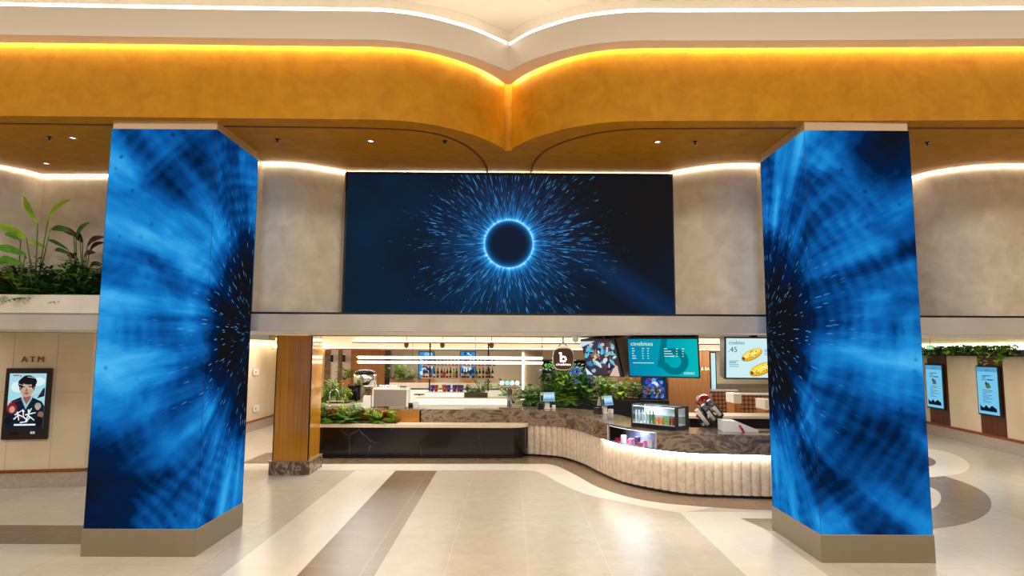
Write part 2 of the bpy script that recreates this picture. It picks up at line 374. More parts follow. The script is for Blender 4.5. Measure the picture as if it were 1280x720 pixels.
def copy_tree(o, parent=None):
    c = o.copy(); COL.objects.link(c); c.parent = parent
    for ch in list(o.children): copy_tree(ch, c)
    return c
def crom(pts, n=8):
    P = [Vector(p) for p in pts]; out = []
    for i in range(len(P)-1):
        p0, p1, p2, p3 = P[max(i-1, 0)], P[i], P[i+1], P[min(i+2, len(P)-1)]
        for k in range(n):
            t = k/n
            out.append(.5*((2*p1)+(p2-p0)*t+(2*p0-5*p1+4*p2-p3)*t*t+(3*p1-p0-3*p2+p3)*t**3))
    out.append(P[-1]); return out
def resample(path, step):
    path = [Vector((p[0], p[1])) for p in path]
    L = [0]
    for a, b in zip(path, path[1:]): L.append(L[-1]+(b-a).length)
    n = max(2, round(L[-1]/step)); out = []; j = 0
    for k in range(n+1):
        d = L[-1]*k/n
        while j < len(L)-2 and L[j+1] < d: j += 1
        t = (d-L[j])/max(L[j+1]-L[j], 1e-9); out.append(path[j].lerp(path[j+1], t))
    return out
def offset(path, d):
    """to the left of the path's direction for d > 0"""
    out = []
    for i, p in enumerate(path):
        t = (path[min(i+1, len(path)-1)]-path[max(i-1, 0)]).normalized()
        out.append(Vector((p[0]-t[1]*d, p[1]+t[0]*d)))
    return out
def v2(p): return Vector((p[0], p[1]))

_font_cache = {}
def text_polys(s):
    if s in _font_cache: return _font_cache[s]
    cu = bpy.data.curves.new('tmp', 'FONT'); cu.body = s; cu.size = 1; cu.align_x = 'LEFT'; cu.resolution_u = 3
    ob = bpy.data.objects.new('tmp', cu); COL.objects.link(ob)
    dg = bpy.context.evaluated_depsgraph_get(); dg.update()
    me = ob.evaluated_get(dg).to_mesh()
    vs = [tuple(v.co) for v in me.vertices]; fs = [tuple(p.vertices) for p in me.polygons]
    ob.evaluated_get(dg).to_mesh_clear(); bpy.data.objects.remove(ob); bpy.data.curves.remove(cu)
    xs = [v[0] for v in vs] or [0]
    vs = [(v[0]-min(xs), v[1]) for v in vs]
    _font_cache[s] = (vs, fs, max(xs)-min(xs)); return _font_cache[s]
class Pic(MB):
    """a flat picture: x right, y up in metres, thin layers towards the viewer (local -Y is the front)"""
    def __init__(s, mat=None, T=None):
        super().__init__(mat); s.L = 0; s.T = T
    def pt(s, x, y): return (x, -.0006*s.L, y)
    def poly(s, pts, mat):
        s.use(mat); s.L += 1; s.face([s.pt(*p) for p in pts])
    def rect(s, x0, y0, x1, y1, mat): s.poly([(x0, y0), (x1, y0), (x1, y1), (x0, y1)], mat)
    def ell(s, cx, cy, rx, ry, mat, rot=0, n=20):
        c, q = math.cos(rot), math.sin(rot)
        s.poly([(cx+rx*math.cos(2*math.pi*k/n)*c-ry*math.sin(2*math.pi*k/n)*q, cy+rx*math.cos(2*math.pi*k/n)*q+ry*math.sin(2*math.pi*k/n)*c) for k in range(n)], mat)
    def ring(s, cx, cy, r0, r1, mat, a0=0, a1=2*math.pi, n=28):
        s.use(mat); s.L += 1
        for k in range(n):
            a, b = a0+(a1-a0)*k/n, a0+(a1-a0)*(k+1)/n
            s.face([s.pt(cx+r*math.cos(t)*1, cy+r*math.sin(t)) for r, t in ((r0, a), (r1, a), (r1, b), (r0, b))])
    def stroke(s, pts, w, mat):
        s.use(mat); s.L += 1
        P = [Vector(p) for p in pts]
        for a, b in zip(P, P[1:]):
            d = (b-a).normalized(); nn = Vector((-d.y, d.x))*w/2
            s.face([s.pt(*q) for q in (a-nn, b-nn*.6, b+nn*.6, a+nn)])
    def text(s, body, x, y, size, mat, width=None, rot=0, depth=0):
        vs, fs, w = text_polys(body); k = size; kx = (width/w if width else size)
        s.use(mat); s.L += 1; c, q = math.cos(rot), math.sin(rot)
        bv = [s.v(s.pt(x+vx*kx*c-vy*k*q, y+vx*kx*q+vy*k*c)) for vx, vy in vs]
        for f in fs:
            try: ff = s.bm.faces.new([bv[i] for i in f]); ff.material_index = s.i
            except ValueError: pass

# ================================================================== THE SETTING
# ---- floor: one mesh, tiles of four tones laid as inlays
rib_base = [v2(G(*p)) for p in ((664, 570), (700, 573), (730, 582), (750, 592), (780, 605), (820, 614), (860, 620), (900, 622), (964, 624))]
front_path = [Vector((-4.6, 14.58)), Vector((-3, 14.58)), Vector((-1.5, 14.58)), Vector((-.3, 14.58)), Vector((.35, 14.52))] + rib_base[1:] + [Vector((5.2, 10.38)), Vector((6.4, 10.5))]
front_path = resample([p for p in crom([(p.x, p.y, 0) for p in front_path], 10)], .037)
def ground(ps): return [v2(G(*p)) for p in ps]
white_in = ground([(398, 580), (560, 580), (660, 580)]) + ground([(690, 581), (716, 592), (745, 608), (780, 620), (820, 628), (860, 632), (900, 635), (964, 638)]) + [Vector((5.4, 9.72)), Vector((6.46, 9.8))]
white_out = ground([(398, 588), (560, 588), (655, 588)]) + ground([(677, 592), (700, 604), (730, 617), (770, 626), (810, 634), (850, 641)])
white_in = [Vector((-5.6, white_in[0].y))] + white_in; white_out = [Vector((-5.6, white_out[0].y))] + white_out
wi = crom([(p.x, p.y, 0) for p in white_in], 6); wo = crom([(p.x, p.y, 0) for p in white_out], 6)
yo = white_out[1].y
fl = MB(T_BASE)
fl.prism([(-16, -9), (16, -9), (16, 26), (-16, 26)], -.3, 0)
def inlay(poly, mat, z):
    fl.use(mat); fl.face([(p[0], p[1], z) for p in poly])
def strip_inlay(a, b, mat, z):
    fl.use(mat); a = resample(a, .15); n = len(a)-1
    L = resample(b, .01); 
    bb = [L[round(k*(len(L)-1)/n)] for k in range(n+1)]
    fl.grid([[(p[0], p[1], z) for p in a], [(p[0], p[1], z) for p in bb]], False)
# sand coloured field in front of the bar, then everything that lies on it
fl.use(T_MID)
field = [(-1.42, -2), (2.54, -2), (2.54, 9.59)] + [(p[0], p[1]) for p in reversed([q for q in wo if q[0] > -1.42 and q[0] < 2.54])] + [(-1.42, yo)]
inlay(field, T_MID, .001)
inlay([(-16, -2), (-3.04, -2), (-3.04, yo), (-5.6, yo), (-5.6, 9), (-16, 9)], T_BASE, .001)
inlay([(-3.04, -2), (-2.24, -2), (-2.24, yo), (-3.04, yo)], T_WHITE, .001)
inlay([(-2.24, -2), (-1.42, -2), (-1.42, yo), (-2.24, yo)], T_DARK, .001)
# taupe border that follows the counter, and the cream ribbon outside it
strip_inlay([Vector((p[0], p[1])) for p in wi], [Vector((-5.6, 14.75)), Vector((0, 14.75))] + [Vector((p.x+.05, p.y+.1)) for p in rib_base] + [Vector((6.5, 10.7))], T_DARK, .0015)
strip_inlay([Vector((p[0], p[1])) for p in wo], [Vector((p[0], p[1])) for p in wi if p[0] < 3.2], T_WHITE, .002)
# cream stripe on the right of the field, running under the right pillar's border
fl.use(T_WHITE)
inlay([(2.54, -2), (3.33, -2), (3.46, 8.8), (3.34, 9.25), (2.56, 9.59)], T_WHITE, .0012)
# cream court between the counter ribbon and the oval band, taupe oval band, outer cream band
outer = crom([(3.5, 8.62, 0), (4.6, 8.60, 0), (5.8, 8.76, 0), (6.71, 9.21, 0), (7.59, 10.06, 0), (8.27, 11.2, 0), (8.45, 12.5, 0), (8.1, 13.9, 0)], 6)
inner = crom([(3.34, 9.25, 0), (4.6, 9.22, 0), (5.6, 9.36, 0), (6.43, 9.78, 0), (7.1, 10.5, 0), (7.5, 11.3, 0), (7.45, 12.4, 0), (7.1, 13.4, 0)], 6)
strip_inlay([Vector((2.56, 9.59)), Vector((3.3, 9.6)), Vector((4.5, 9.55)), Vector((5.4, 9.72)), Vector((6.3, 10.5)), Vector((6.6, 12.5)), Vector((6.6, 13.5))], [Vector((p[0], p[1])) for p in inner], T_WHITE, .0012)
strip_inlay([Vector((p[0], p[1])) for p in inner], [Vector((p[0], p[1])) for p in outer], T_DARK, .0016)
o2 = crom([tuple(G(*p)) for p in ((1150, 560), (1180, 564), (1203, 573), (1212, 583), (1200, 592), (1160, 597), (1140, 598))], 6)
inlay([(p[0], p[1]) for p in o2], T_WHITE, .002)
o3 = crom([tuple(G(*p)) for p in ((1150, 569), (1160, 571), (1169, 576), (1168, 581), (1155, 584), (1140, 585))], 6)
inlay([(p[0], p[1]) for p in o3], T_DARK, .0025)
# taupe band left of the left pillar, with the cream field before it
lb = [(-16, 8.78), (-4.2, 8.74), (-4.2, 7.93), (-16, 7.93)]
inlay(lb, T_DARK, .0018)
ob = fl.build('floor', kind='structure', recalc=False)

# ---- the curved ceilings
def curve(ps, z, ext):
    pts = [G(x, y, z) for x, y in ps]
    L = crom([tuple(p) for p in pts], 6)
    a, b = L[0], L[-1]
    return [Vector((-14.5, a.y-.02))] + [v2(p) for p in L] + [Vector((14.5, b.y))]
lipL = [(0, 56), (250, 59), (420, 61), (482, 62), (523, 66), (557, 74), (592, 86), (615, 98), (630.5, 108.5)]
lipR = [(640.5, 108.5), (661, 94.5), (695, 80), (729, 70.5), (764, 65), (798, 63.5), (860, 63), (1050, 62.5), (1280, 61)]
def half(ps, z, side):
    L = [v2(p) for p in crom([tuple(G(x, y, z)) for x, y in ps], 8)]
    return ([Vector((-14.5, L[0].y))]+L) if side < 0 else (L+[Vector((14.5, L[-1].y))])
wallL, wallR = half(lipL, 6.1, -1), half(lipR, 6.1, 1)
slab = half([(0, 43), (250, 47), (420, 49), (478, 50), (523, 55), (557, 62), (592, 71.5), (619, 82), (636, 88.7)], 6.1, -1) + \
       half([(636.5, 88.7), (661, 76), (695, 65), (729, 57), (764, 52.6), (798, 50.5), (860, 50.5), (1050, 50), (1280, 48)], 6.1, 1)
pil = [wallL[-1], wallL[-1]+Vector((.004, .09)), wallR[0]+Vector((-.004, .09)), wallR[0]]
bulk = MB(M_ORANGE)
full = wallL + pil[1:3] + wallR
for seg in (wallL, pil, wallR): bulk.ribbon(seg, 5.2, 6.32, smooth=seg is not pil)
back = Vector((14.5, 12)), Vector((-14.5, 12))
vs = [bulk.v((p[0], p[1], 5.2)) for p in full] + [bulk.v((14.5, 9.0, 5.2)), bulk.v((14.5, 12, 5.2)), bulk.v((-14.5, 12, 5.2)), bulk.v((-14.5, 9.0, 5.2))]
f = bulk.bm.faces.new(vs); f.material_index = 0
bulk.build('ceiling_ochre_bulkhead', kind='structure')
# groove line set into the ochre soffit
gl = MB(M_GROOVE)
for ps in ([(0, 155), (272, 158.5), (420, 160.3), (475, 161.5), (520, 164), (556, 171), (583, 183), (600, 197), (607, 208), (609.5, 216.5)],
           [(663.5, 216.5), (667, 205), (679, 191), (700, 180), (729, 171), (760, 165), (800, 161.8), (860, 161.3), (1000, 161), (1280, 161)]):
    L = [v2(p) for p in crom([tuple(G(x, y, 5.19)) for x, y in ps], 6)]
    gl.band(offset(L, .016), offset(L, -.016), 5.19, 5.215)
gl.build('trim_1', kind='structure')
# white cornice slab hanging over it
inn = full; 
sl = MB(M_WHITE)
sl.ribbon(slab, 6.1, 6.46)
def loft(a, b, za, zb, m):
    n = 160; A = resample(a, .02); B = resample(b, .02)
    A = [A[round(k*(len(A)-1)/n)] for k in range(n+1)]; B = [B[round(k*(len(B)-1)/n)] for k in range(n+1)]
    m.grid([[(p[0], p[1], za) for p in A], [(p[0], p[1], zb) for p in B]], False)
iL = offset(wallL, -.055)[:-1]; iR = offset(wallR, -.055)[1:]
mid = Vector(((wallL[-1].x+wallR[0].x)/2, wallL[-1].y-.075))
innL = iL+[mid]; innR = [mid]+iR
k = next(i for i in range(len(slab)) if slab[i].x > -.04)
sL, sR = slab[:k+1], slab[k:]
loft(sL, innL, 6.1, 6.1, sl); loft(sR, innR, 6.1, 6.1, sl)
back_s = offset(slab, .62)
sl.ribbon(innL, 6.1, 6.22); sl.ribbon(innR, 6.1, 6.22)
loft(sL, [p+Vector((0, .62)) for p in sL], 6.46, 6.46, sl); loft(sR, [p+Vector((0, .62)) for p in sR], 6.46, 6.46, sl)
sl.build('ceiling_white_cornice', kind='structure')
# hidden light lines of the two ceiling coves (cut into lamps by their run)
def led_strip(name, path, off, z0, z1, mat, label, w=.02, up=False):
    m = MB(mat); p = offset(path, off); q = offset(path, off+w)
    m.band(p, q, z0, z1)
    o = m.build(name); tag(o, label, 'light strip', None); return o
led_strip('light_strip', sL, .045, 6.462, 6.525, M_LEDK, 'warm white light line on top of the white cornice, left sweep')
led_strip('light_strip', sR, .045, 6.462, 6.525, M_LEDK, 'warm white light line on top of the white cornice, right sweep')
led_strip('light_strip', wallL[:-1], -.05, 6.17, 6.2, M_LEDG, 'golden light line grazing the top of the ochre bulkhead, left sweep', .03)
led_strip('light_strip', wallR[1:], -.05, 6.17, 6.2, M_LEDG, 'golden light line grazing the top of the ochre bulkhead, right sweep', .03)
# high ceiling, shell of the foyer
hc = MB(M_WHITE); hc.box((-14.5, -9, 6.95), (14.5, 8.9, 7.15)); hc.build('ceiling', kind='structure')
cb = MB(M_WHITE); cb.ribbon([(p.x, p.y+.60) for p in slab], 6.40, 6.95); cb.build('ceiling_cove_back', kind='structure')
m = MB(M_CREAM); m.box((-14.6, -9, 0), (-14.4, 12, 7)); m.build('wall_left', kind='structure')
m = MB(M_CREAM); m.box((14.4, -9, 0), (14.6, 24, 7)); m.build('wall_right', kind='structure')
m = MB(M_CREAM); m.box((-14.6, -9.2, 0), (14.6, -9, 7)); m.build('wall_rear', kind='structure')

# ---- upper plaster walls above the counter hall
def upx(ps): return [v2(p) for p in crom([tuple(G(x, y, 5.2)) for x, y in ps], 6)]
w1 = upx([(327, 203.5), (350, 203.5), (375, 205), (400, 208.5), (420, 212), (434, 215)])
w1 = [Vector((-5.6, 9.5)), Vector((-4.8, 9.32)), Vector((-4.2, 9.27))] + w1
w1 = [v2(p) for p in crom([(p.x, p.y, 0) for p in w1], 4)] + [Vector((-2.60, 9.80))]
w2 = upx([(841, 215), (860, 211.5), (880, 208.5), (905, 206), (930, 205.5), (951, 206)])
w2 = [Vector((2.59, 9.8))]+[v2(p) for p in crom([(p.x, p.y, 0) for p in w2+[Vector((4.7, 9.2)), Vector((5.6, 9.45)), Vector((6.1, 9.75))]], 4)]
w3 = upx([(1140, 221.5), (1160, 216), (1185, 211.5), (1215, 207.8), (1250, 206), (1280, 206)])
w3 = [Vector((6.05, 9.95))] + w3 + [Vector((9.0, 9.25)), Vector((10.5, 9.8)), Vector((14.4, 9.9))]
niche = [Vector((-14.4, 9.2)), Vector((-11, 9.16)), v2(G(0, 207, 5.2)), v2(G(30, 213, 5.2)), v2(G(55, 219, 5.2)), v2(G(135, 219, 5.2)), Vector((-5.6, 10.0)), Vector((-5.56, 9.55))]
for nm, path, sm in (('wall_upper_left', w1, 1), ('wall_upper_right', w2, 1), ('wall_upper_far_right', w3, 1), ('wall_planter_niche', niche, 0)):
    m = MB(M_PLASTER); q = offset(path, .16)
    m.band(path, q, 2.93, 5.2); o = m.build(nm, kind='structure')
m = MB(M_PLASTER); m.box((-2.6, 9.78, 2.9), (2.6, 9.9, 5.2)); m.build('wall_behind_screen', kind='structure')
for path, nm in ((w1, 'left of the wide eclipse screen'), (w2, 'right of the wide eclipse screen'), (w3, 'at the far right of the hall'), (niche, 'above the planter niche')):
    led_strip('light_strip', path, -.035, 5.182, 5.196, M_LEDW, 'thin light line where ochre soffit meets plaster wall, '+nm, .022)
o = led_strip('light_strip', [Vector((-2.56, 9.66)), Vector((2.56, 9.66))], 0, 5.185, 5.197, M_LEDW, 'thin light line along the top edge of the wide eclipse screen', .03)
# fascia band, black strip drawn for the shade in its gap, ledge
fa = MB(M_FASCIA); fa.box((-5.35, 9.12, 2.655), (14.4, 9.32, 2.90)); fa.box((-14.4, 9.12, 2.655), (-5.35, 9.32, 2.92))
fa.box((-14.4, 9.2, 2.86), (14.4, 10.2, 2.90)); fa.build('wall_fascia_band', kind='structure')
m = MB(M_BLACK); m.box((-5.3, 9.17, 2.90), (14.4, 9.3, 2.932)); m.build('fascia_gap_shade', kind='structure')
# low ceiling: flat strip, timber lip, light trays with bulkheads
lc = MB(M_LOWCEIL); lc.box((-14.4, 9.3, 2.66), (14.4, 12.2, 2.86)); lc.build('ceiling_low', kind='structure')
lc = MB(M_LOWCEIL).box((-14.4, 12.2, 2.95), (14.4, 24, 3.1)); lc.box((-14.4, 12.1, 2.86), (14.4, 12.2, 3.0)); lc.build('ceiling_low_rear', kind='structure')
MB(M_LOWCEIL).box((-3.9, 15.72, 2.56), (7.9, 15.9, 2.95)).build('ceiling_bulkhead_front', kind='structure')
MB(M_LOWCEIL).box((-7.0, 18.75, 2.40), (7.9, 18.9, 2.95)).build('ceiling_bulkhead_rear', kind='structure')
tl = MB(M_OAK); tl.box((-3.9, 12.2, 2.642), (7.9, 12.32, 2.672)); tl.box((-3.9, 15.55, 2.545), (7.9, 15.9, 2.58)); tl.box((-7, 18.5, 2.365), (7.9, 18.9, 2.41))
tl.build('trim_3', kind='structure')
o = MB(M_LEDT).box((-3.9, 15.6, 2.581), (7.9, 15.66, 2.60)).build('light_strip'); tag(o, 'light line in the first timber ceiling tray over the bar', 'light strip')
o = MB(M_LEDT).box((-6.9, 18.55, 2.412), (7.9, 18.61, 2.43)).build('light_strip'); tag(o, 'light line in the second timber ceiling tray farther back', 'light strip')

# ---- low side walls: cash machine wall, corridor, far walls
aw = MB(M_CREAM); A0, A1 = v2(G(0, 611)), v2(G(102, 608)); d = (A1-A0).normalized()
P0 = A0-d*6; P1 = A1+d*.02
aw.prism([(P0.x, P0.y), (P1.x, P1.y), (P1.x+.02, P1.y+.2), (P1.x-.15, 22), (P1.x-.5, 22), (P1.x-.4, P1.y+.4), (P0.x, P0.y+.4)], 0, 2.655)
aw.build('wall_cash_machine', kind='structure')
ATM_P, ATM_N = Vector((A0.x, A0.y, 0)), Vector((d.y, -d.x, 0))
sk = MB(M_SKIRT); n2 = Vector((d.y, -d.x))
sk.prism([(P0.x+n2.x*.02, P0.y+n2.y*.02), (P1.x+n2.x*.02+.02, P1.y+n2.y*.02), (P1.x+.04, P1.y+.2), (P1.x-.12, 21.9), (P1.x-.3, 21.9), (P1.x-.2, P1.y+.3), (P0.x, P0.y+.3)], 0, .26)
sk.use(M_REDWOOD)
sk.prism([(P0.x+n2.x*.035, P0.y+n2.y*.035), (P1.x+n2.x*.035+.035, P1.y+n2.y*.035), (P1.x+.06, P1.y+.2), (P1.x-.10, 21.9), (P1.x-.3, 21.9), (P1.x-.2, P1.y+.3), (P0.x, P0.y+.3)], .26, .31)
sk.build('baseboard_left', kind='structure')
# panel joints of that wall
pj = MB(flat('panel_joint', (196, 178, 148), .7))
for px in (4, 60):
    p = RP(px, 600, ATM_P, ATM_N); pj.prism([(p.x-.004+n2.x*.003, p.y+n2.y*.003), (p.x+.004+n2.x*.003, p.y+n2.y*.003), (p.x+.004, p.y+.01), (p.x-.004, p.y+.01)], .31, 2.64)
a_, b_ = RP(0, 500, ATM_P, ATM_N), RP(108, 500, ATM_P, ATM_N)
pj.prism([(a_.x-2, a_.y-.005+n2.y*0-2*d.y), (b_.x, b_.y-.005), (b_.x, b_.y+.01), (a_.x, a_.y+.01)], 1.616, 1.622)
pj.build('trim_4', kind='structure')
m = MB(M_CREAM); m.box((-7.9, 20.6, 0), (-4.0, 20.75, 3)); m.build('wall_corridor_end', kind='structure')
m = MB(M_CREAM); m.box((-4.4, 21.4, 0), (9.8, 21.6, 3)); m.build('wall_back', kind='structure')
o = MB(M_LEDT).box((P1.x+.01, 14.0, 2.50), (P1.x+.06, 20.4, 2.56)).build('light_strip'); tag(o, 'bright light line along the corridor wall top, left of the gold column', 'light strip')
o = MB(emis('led_corridor', (255, 238, 205), 4)).box((-7.3, 20.45, 2.40), (-4.4, 20.5, 2.52)).build('light_strip'); tag(o, 'bright light line over the corridor door', 'light strip')
# far right wall with its ledge
B0, B1 = v2(G(1160, 542)), v2(G(1280, 571)); e = (B1-B0).normalized(); ne = Vector((-e.y, e.x))
if ne.x > 0: ne = -ne
Q0 = B0-e*4; Q1 = B1+e*6
def along(m, off0, off1, z0, z1, a=Q0, b=Q1):
    return m.prism([(a.x+ne.x*off0, a.y+ne.y*off0), (b.x+ne.x*off0, b.y+ne.y*off0), (b.x+ne.x*off1, b.y+ne.y*off1), (a.x+ne.x*off1, a.y+ne.y*off1)], z0, z1)
rw = MB(M_CREAM); along(rw, 0, -.2, 0, 3.0); rw.build('wall_far_right', kind='structure')
m = MB(M_SKIRT); along(m, .03, -.1, 0, .30); m.use(M_REDWOOD); along(m, .045, -.1, .30, .36); m.build('baseboard_right', kind='structure')
RW_P, RW_N = Vector((B0.x, B0.y, 0)), Vector((ne.x, ne.y, 0))

# ================================================================== THINGS
def rotframe(nrm):
    """z-rotation that turns local -Y to the horizontal direction nrm"""
    return math.atan2(nrm[0], -nrm[1])
# ---- the two LED pillars
def led_pillar(x0, x1, y0, y1, side, mat, label):
    r = thing('led_pillar', label, 'pillar', ((x0+x1)/2, (y0+y1)/2, 0))
    zb, zt = .31, 5.085
    g = .012
    b = MB(M_STEEL).box((x0-g, y0-g, 0), (x1+g, y1+g, zb), .004); b.build('plinth', r, True)
    s = MB(mat); uvl = s.bm.loops.layers.uv.new('UVMap')
    # side > 0: the lit side face looks to +X (left pillar)
    zc = 2.62
    if side > 0: walk = [((x1, y1), 0), ((x1, y0), y1-y0), ((x0, y0), y1-y0+x1-x0), ((x0, y1), 2*(y1-y0)+x1-x0), ((x1, y1), 2*(y1-y0+x1-x0))]
    else: walk = [((x0, y1), 0), ((x0, y0), y1-y0), ((x1, y0), y1-y0+x1-x0), ((x1, y1), 2*(y1-y0)+x1-x0), ((x0, y1), 2*(y1-y0+x1-x0))]
    for (pa, ua), (pb, ub) in zip(walk, walk[1:]):
        vs = [s.v((*pa, zb)), s.v((*pb, zb)), s.v((*pb, zt)), s.v((*pa, zt))]
        f = s.bm.faces.new(vs)
        for lp, (uu, vv) in zip(f.loops, ((ua, zb), (ub, zb), (ub, zt), (ua, zt))): lp[uvl].uv = (uu+.12, vv-zc)
    s.build('led_screen', r, True)
    c = MB(flat('cap_cream_metal', (190, 160, 118), .4)).box((x0+.01, y0+.01, zt-.02), (x1-.01, y1-.01, 5.2)); c.build('cap', r, True)
    e_ = MB(M_BLACKM)
    for (x, y) in ((x0, y0), (x1, y0), (x0, y1), (x1, y1)): e_.box((x-.0015, y-.0015, zb), (x+.0015, y+.0015, zt))
    e_.build('corner_joint', r, True)
    return r
led_pillar(-4.92, -3.62, 7.49, 8.75, 1, M_SWL, 'square pillar clad in glowing blue screens, left of the wide eclipse screen')
led_pillar(3.585, 4.87, 7.38, 8.70, -1, M_SWR, 'square pillar clad in glowing blue screens, right of the wide eclipse screen')

# ---- wide eclipse screen
r = thing('video_wall', 'wide wall screen showing a glowing blue eclipse ring with sparks', 'screen', (0, 9.68, 2.94))
x0, x1, z0, z1 = -2.585, 2.575, 2.925, 5.165
m = MB(M_BLACK).box((x0, 9.62, z0), (x1, 9.76, z1)); m.build('housing', r, True)
s = MB(M_ECL); uvl = s.bm.loops.layers.uv.new('UVMap')
rc = W(636, 305, 9.62)
f = s.face([(x0+.03, 9.612, z0+.025), (x1-.03, 9.612, z0+.025), (x1-.03, 9.612, z1-.03), (x0+.03, 9.612, z1-.03)])
for lp in f.loops: lp[uvl].uv = (lp.vert.co.x-rc.x, lp.vert.co.z-rc.z)
s.build('display', r, True, recalc=False)
m = MB(M_STEEL)
m.box((x0-.015, 9.60, z0), (x0, 9.7, z1)); m.box((x1, 9.60, z0), (x1+.015, 9.7, z1)); m.box((x0, 9.60, z1), (x1, 9.7, z1+.012)); m.build('frame', r, True)

# ---- gold column
r = thing('column', 'brass and timber laminate column on a brown marble plinth', 'column', (-4.2, 12.6, 0))
cp = [(-4.51, 12.2), (-3.84, 12.24), (-3.86, 13.0), (-4.40, 13.05), (-4.51, 12.9)]
grow = lambda g: [(-4.51-g, 12.2-g), (-3.84+g, 12.24-g), (-3.86+g, 13.0+g), (-4.40-g, 13.05+g), (-4.51-g, 12.9+g)]
MB(M_BRASS).prism(grow(0), .26, 2.655).build('shaft', r, True)
MB(M_COLMARB).prism(grow(.05), 0, .25).build('plinth', r, True)
m = MB(M_STEEL).prism(grow(.06), .25, .262); m.build('plinth_trim', r, True)
m = MB(M_BLACKM); m.box((-3.855, 12.23, .262), (-3.835, 12.25, 2.65)); m.box((-4.515, 12.19, .262), (-4.50, 12.21, 2.65)); m.build('edge_trim', r, True)
m = MB(M_STEEL).lathe([(.12, 2.62), (.16, 2.63), (.16, 2.655)], (-4.62, 12.7, 0), 16); m.build('ceiling_collar', r, True)

# ---- soffit downlights and sprinklers
def downlight(px, py, z, label, rr=.055, grp=None):
    p = G(px, py, z); r = thing('downlight', label, 'ceiling light', p, 0, grp)
    ring_ = MB(M_GREY).lathe([(rr, .0), (rr, -.008), (rr*.7, -.01), (rr*.7, 0)], n=18).build('trim_ring', r)
    MB(emis_dl).lathe([(rr*.66, -.003), (rr*.1, -.006)], n=14).build('lens', ring_)
    return r
emis_dl = emis('downlight_lens', (255, 250, 240), 3)
for px, py, t in ((91, 172, 'nearest the left edge, above the planter'), (58, 204, 'close to the planter niche wall'), (463.5, 176, 'left of the centre cusp'), (822, 177, 'right of the centre cusp')):
    downlight(px, py, 5.2, 'small round downlight in the ochre soffit, '+t)
def sprinkler(px, py, z, label):
    p = G(px, py, z); r = thing('sprinkler', label, 'sprinkler', p)
    MB(M_BLACKM).lathe([(.035, 0), (.035, -.008), (.012, -.012), (.012, -.045), (.004, -.05)], n=12).build('body', r)
    MB(M_GREY).lathe([(.02, -.05), (.022, -.054), (.004, -.058)], n=12).build('deflector', r)
for px, py, t in ((62, 171, 'left of the left blue pillar'), (347, 174, 'just right of the left blue pillar'), (556, 176, 'left of the centre cusp'), (869, 177, 'between the eclipse screen and the right blue pillar'), (1159, 178, 'right of the right blue pillar')):
    sprinkler(px, py, 5.2, 'small dark sprinkler in the ochre soffit, '+t)

# ================================================================== THE BAR
def proj(p):
    d = CR.transposed() @ (Vector(p)-CAMP); return 640-FPX*d.x/d.z, 360+FPX*d.y/d.z
def idx(px):  # station of the counter front that shows at this picture column
    return min(range(len(front_path)), key=lambda i: abs(proj((front_path[i].x, front_path[i].y, .8))[0]-px) if front_path[i].x < 4.6 else 9e9)
FP = front_path
i_m, i_rib, i_r0, i_r1, i_led = idx(527), idx(660), idx(764), idx(823), idx(756)
ZT, ZM = 1.03, .705
bar = thing('bar_counter', 'long S-curved bar counter with brown marble top and fluted stone front', 'counter', (0, 14.6, 0))
F = offset(FP, -.075); I = offset(FP, .78)
Iw = resample([p for p in FP], .037)
def inner_pts(a, b, w): return offset(FP, w)[a:b]
top = MB(M_BMARB); top.band(F, I, ZT-.03, ZT); top.build('countertop', bar, True)
m = MB(M_BMARB); m.band(F[i_m:i_r0+1], offset(FP, -.03)[i_m:i_r0+1], ZM, ZT-.03); m.band(F[i_r1:], offset(FP, -.03)[i_r1:], ZM, ZT-.03); m.build('marble_apron', bar, True)
m = MB(M_BRASSPANEL); m.band(F[:i_m], offset(FP, -.03)[:i_m], ZM, ZT-.03); m.build('brass_apron', bar, True)
# fluted stone front
rib_path = resample(FP[i_rib:], .0185); prof = []
nrm = offset(rib_path, -1)
for k, p in enumerate(rib_path):
    t = (k % 8)/8
    a = .040*math.sqrt(max(0, 1-(2*t-1)**2)) if k % 8 else 0
    prof.append(p+(nrm[k]-p)*a)
m = MB(M_RIB); inner = offset(rib_path, .05)
m.grid([[(p.x, p.y, .05) for p in prof], [(p.x, p.y, ZM) for p in prof]], False)
m.grid([[(p.x, p.y, ZM-.01) for p in prof], [(p.x, p.y, ZM-.01) for p in inner]], False)
m.build('fluted_front', bar, True)
m = MB(M_BLACK); m.band(offset(FP[i_rib:], .0), offset(FP[i_rib:], .08), 0, .052); m.build('kick_plate', bar, True)
m = MB(M_BLACK); bp = offset(FP, .76); m.band(bp, offset(bp, .015), .05, ZT-.03); m.build('rear_panel', bar, True)
m = MB(emis('under_counter_led', (255, 246, 228), 42)); m.band(offset(FP[i_led:], -.074), offset(FP[i_led:], -.050), ZM-.010, ZM-.001)
m.build('under_counter_light', bar, True)
